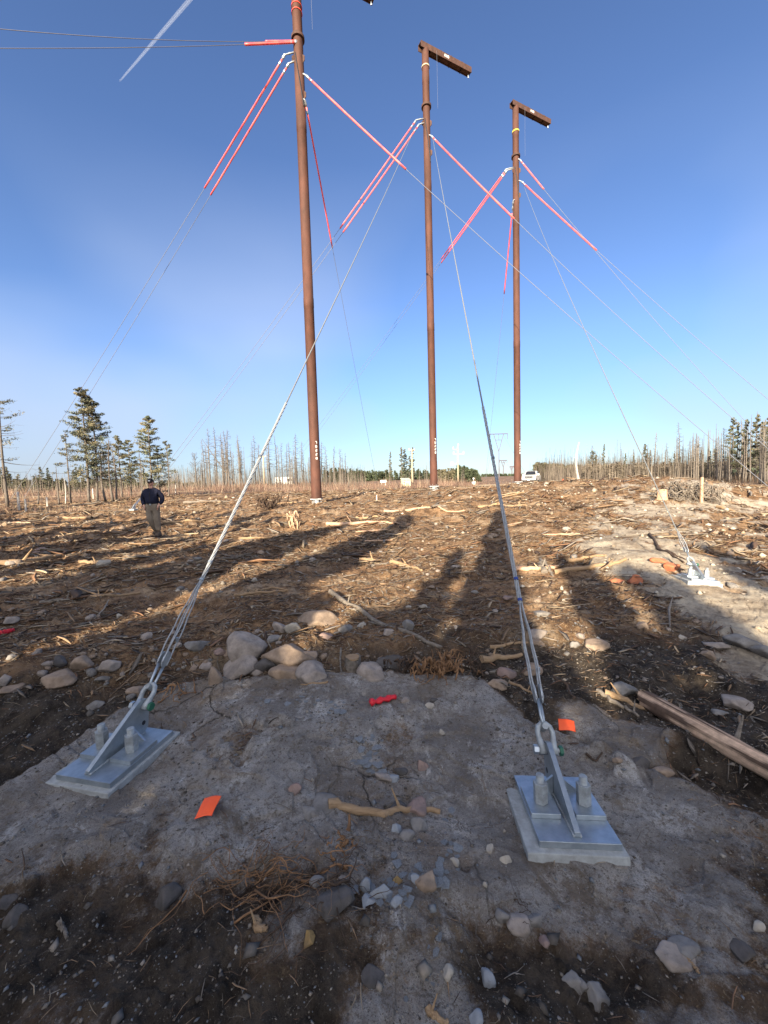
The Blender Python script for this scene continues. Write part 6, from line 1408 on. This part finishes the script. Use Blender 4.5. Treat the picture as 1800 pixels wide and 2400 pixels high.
    fr = np.clip(-y, 0, 1)
    nose = np.exp(-(x/.13)**2-((z+.12)/.20)**2)*fr**3*.024; eye = (np.exp(-((x-.38)/.16)**2-((z-.08)/.11)**2)+np.exp(-((x+.38)/.16)**2-((z-.08)/.11)**2))*fr*.008
    mouth = np.exp(-(x/.28)**2-((z+.48)/.05)**2)*fr**2*.004; chin = np.exp(-(x/.3)**2-((z+.85)/.2)**2)*fr*.008; lip = np.exp(-(x/.24)**2-((z+.42)/.06)**2)*fr**2*.005
    Y_ = Y_-nose+eye+mouth-chin-lip; hc = np.array([0, -.012, 1.635]); HV = np.stack([X_, Y_, Z_], -1)+hc; ears = []
    for s in (-1, 1):
        EV = ICO2*np.array([.010, .020, .032])+hc+np.array([s*.078, .012, -.012]); ears.append((EV.tolist(), ICF2.tolist()))
    body = skin_mesh('body', V, Ed, Ra, M['skin'], 2, 0, [(HV.tolist(), ICF.tolist())]+ears, voxel=.0075)
    for s in (-1, 1):
        m = MB(); m.add([tuple(q) for q in (ICO2*.011+hc+np.array([s*.030, -.083, .010]))], [tuple(f) for f in ICF2]); m.build('eye', M['cap'], body, smooth=True)
    # hair rim at sides and back
    HV2 = HV[:]; 
    def shell(D, zlo, sc, name, mat, cond=None, push=(0, 0, 0)):
        keep = (P[:, 2] > zlo) if cond is None else cond; fk = keep[ICF].all(1); vv = (HV-hc)*sc+hc+np.array(push); o = mesh_np(name, vv, ICF[fk], mat, body if name == 'hair' else t)
        md = o.modifiers.new('t', 'SOLIDIFY'); md.thickness = .006; md.offset = 1; return o
    shell(P, 0, 1.03, 'hair', M['hair'], cond=(P[:, 2] > -.35) & (P[:, 1] > -.15))
    cap = shell(P, .22, 1.09, 'cap', M['cap'], push=(0, 0, .008))
    m = MB(); n = 9; vs = []
    for i in range(n+1):
        u = i/n*2-1; a = u*1.05; vs += [(.080*math.sin(a), hc[1]-.085*math.cos(a), hc[2]+.036), (.078*math.sin(a)*.95, hc[1]-.085*math.cos(a)-.075*math.cos(a*1.1), hc[2]+.012)]
    m.add(vs, [(2*i, 2*i+1, 2*i+3, 2*i+2) for i in range(n)]); o = m.build('visor', M['cap'], cap, smooth=True); md = o.modifiers.new('t', 'SOLIDIFY'); md.thickness = .006
    m = MB(); k = 16; vs = []
    for a in range(k): q = a/k*6.283; ax = math.cos(q)*.034; az = math.sin(q)*.016; vs.append((ax, hc[1]-.1045+(ax*ax)*4, hc[2]+.068+az))
    m.add(vs+[(0, hc[1]-.106, hc[2]+.068)], [(a, (a+1) % k, k) for a in range(k)]); m.build('cap_badge', M['white_paint'], cap)
    m = MB(); m.box((.030, hc[1]-.093, hc[2]+.008), (.050, .006, .026)); m.box((-.030, hc[1]-.093, hc[2]+.008), (.050, .006, .026)); m.box((0, hc[1]-.096, hc[2]+.014), (.02, .004, .006))
    for s in (-1, 1): m.box((s*.074, hc[1]-.045, hc[2]+.014), (.003, .09, .006))
    m.build('sunglasses', M['dark_glass'], t, bevel=.002)
    # jacket
    jk = dict(w0=(0, 0, .965), w1=(0, -.01, 1.12), c1=(0, -.012, 1.30), n1=(0, .0, 1.42), n2=(0, .0, 1.50), sL=(.175, 0, 1.375), uL=(.25, .025, 1.27), eL=(.288, .05, 1.14), fL=(.265, 0, 1.04), wL=(.215, -.072, .985), sR=(-.175, 0, 1.375), uR=(-.245, .025, 1.265), eR=(-.278, .05, 1.13), fR=(-.252, 0, 1.03), wR=(-.21, -.065, .965))
    kk = list(jk); je = [('w0', 'w1'), ('w1', 'c1'), ('c1', 'n1'), ('n1', 'n2'), ('c1', 'sL'), ('sL', 'uL'), ('uL', 'eL'), ('eL', 'fL'), ('fL', 'wL'), ('c1', 'sR'), ('sR', 'uR'), ('uR', 'eR'), ('eR', 'fR'), ('fR', 'wR')]
    jr = dict(w0=(.215, .165), w1=(.205, .16), c1=(.215, .17), n1=.105, n2=.075, sL=.105, uL=.088, eL=.074, fL=.066, wL=.056, sR=.105, uR=.088, eR=.074, fR=.066, wR=.056)
    jacket = skin_mesh('jacket', [jk[q] for q in kk], [(kk.index(a), kk.index(c_)) for a, c_ in je], [jr[q] for q in kk], M['navy'], 2, 0)
    m = MB(); m.tube([(0, -.145, 1.04), (0, -.160, 1.20), (0, -.145, 1.36)], .005, 6); m.build('placket', M['belt'], jacket)
    m = MB(); m.tube([(.085*math.cos(a*.5236), .085*math.sin(a*.5236)-.004, 1.452-.02*math.cos(a*.5236+1.57)) for a in range(13)], .016, 8, caps=False); m.build('collar', M['navy'], jacket, smooth=True)
    # trousers
    tk = dict(p=(0, 0, 1.08), q=(0, 0, .90), hL=(.098, 0, .84), mL=(.112, -.015, .66), kL=(.118, -.03, .50), cL=(.120, .0, .30), aL=(.118, .015, .13), hR=(-.098, 0, .84), mR=(-.085, -.035, .67), kR=(-.062, -.06, .52), cR=(-.028, .05, .32), aR=(.0, .15, .17))
    tkk = list(tk); te = [('p', 'q'), ('q', 'hL'), ('hL', 'mL'), ('mL', 'kL'), ('kL', 'cL'), ('cL', 'aL'), ('q', 'hR'), ('hR', 'mR'), ('mR', 'kR'), ('kR', 'cR'), ('cR', 'aR')]
    trr = dict(p=(.185, .15), q=(.19, .15), hL=.125, mL=.108, kL=.094, cL=.09, aL=.088, hR=.125, mR=.108, kR=.094, cR=.09, aR=.086)
    tr_ = skin_mesh('trousers', [tk[q] for q in tkk], [(tkk.index(a), tkk.index(c_)) for a, c_ in te], [trr[q] for q in tkk], M['khaki'], 2, 0, voxel=.012)
    m = MB(); k = 28; m.tube([(.162*math.cos(a/k*6.283), .122*math.sin(a/k*6.283), 1.005) for a in range(k+1)], .016, 6, caps=False); bl = m.build('belt', M['belt'], t, smooth=True); m = MB(); m.box((0, -.155, .985), (.05, .012, .04)); m.build('buckle', M['galv'], bl)
    for nm, an, rt in (('L', (.118, .03, .0), 0), ('R', (.0, .15, .025), .25)):
        m = MB(); pf = [(-.19, 0), (.08, 0), (.085, .06), (.05, .15), (-.04, .15), (-.08, .115), (-.16, .095), (-.20, .05)]
        m.prism(pf, (0, 1, 0), (0, 0, 1), (1, 0, 0), (0, 0, 0), .105); o = m.build('boot', M['boot'], t, bevel=.022, seg=3, auto=.9); o.location = an; o.rotation_euler = (rt*-1, 0, 0)
        m = MB(); m.box((0, -.055, .008), (.10, .275, .022)); m.build('sole', M['cap'], o, bevel=.006)
    t.scale = (1.02, 1.02, 1.02)
person()
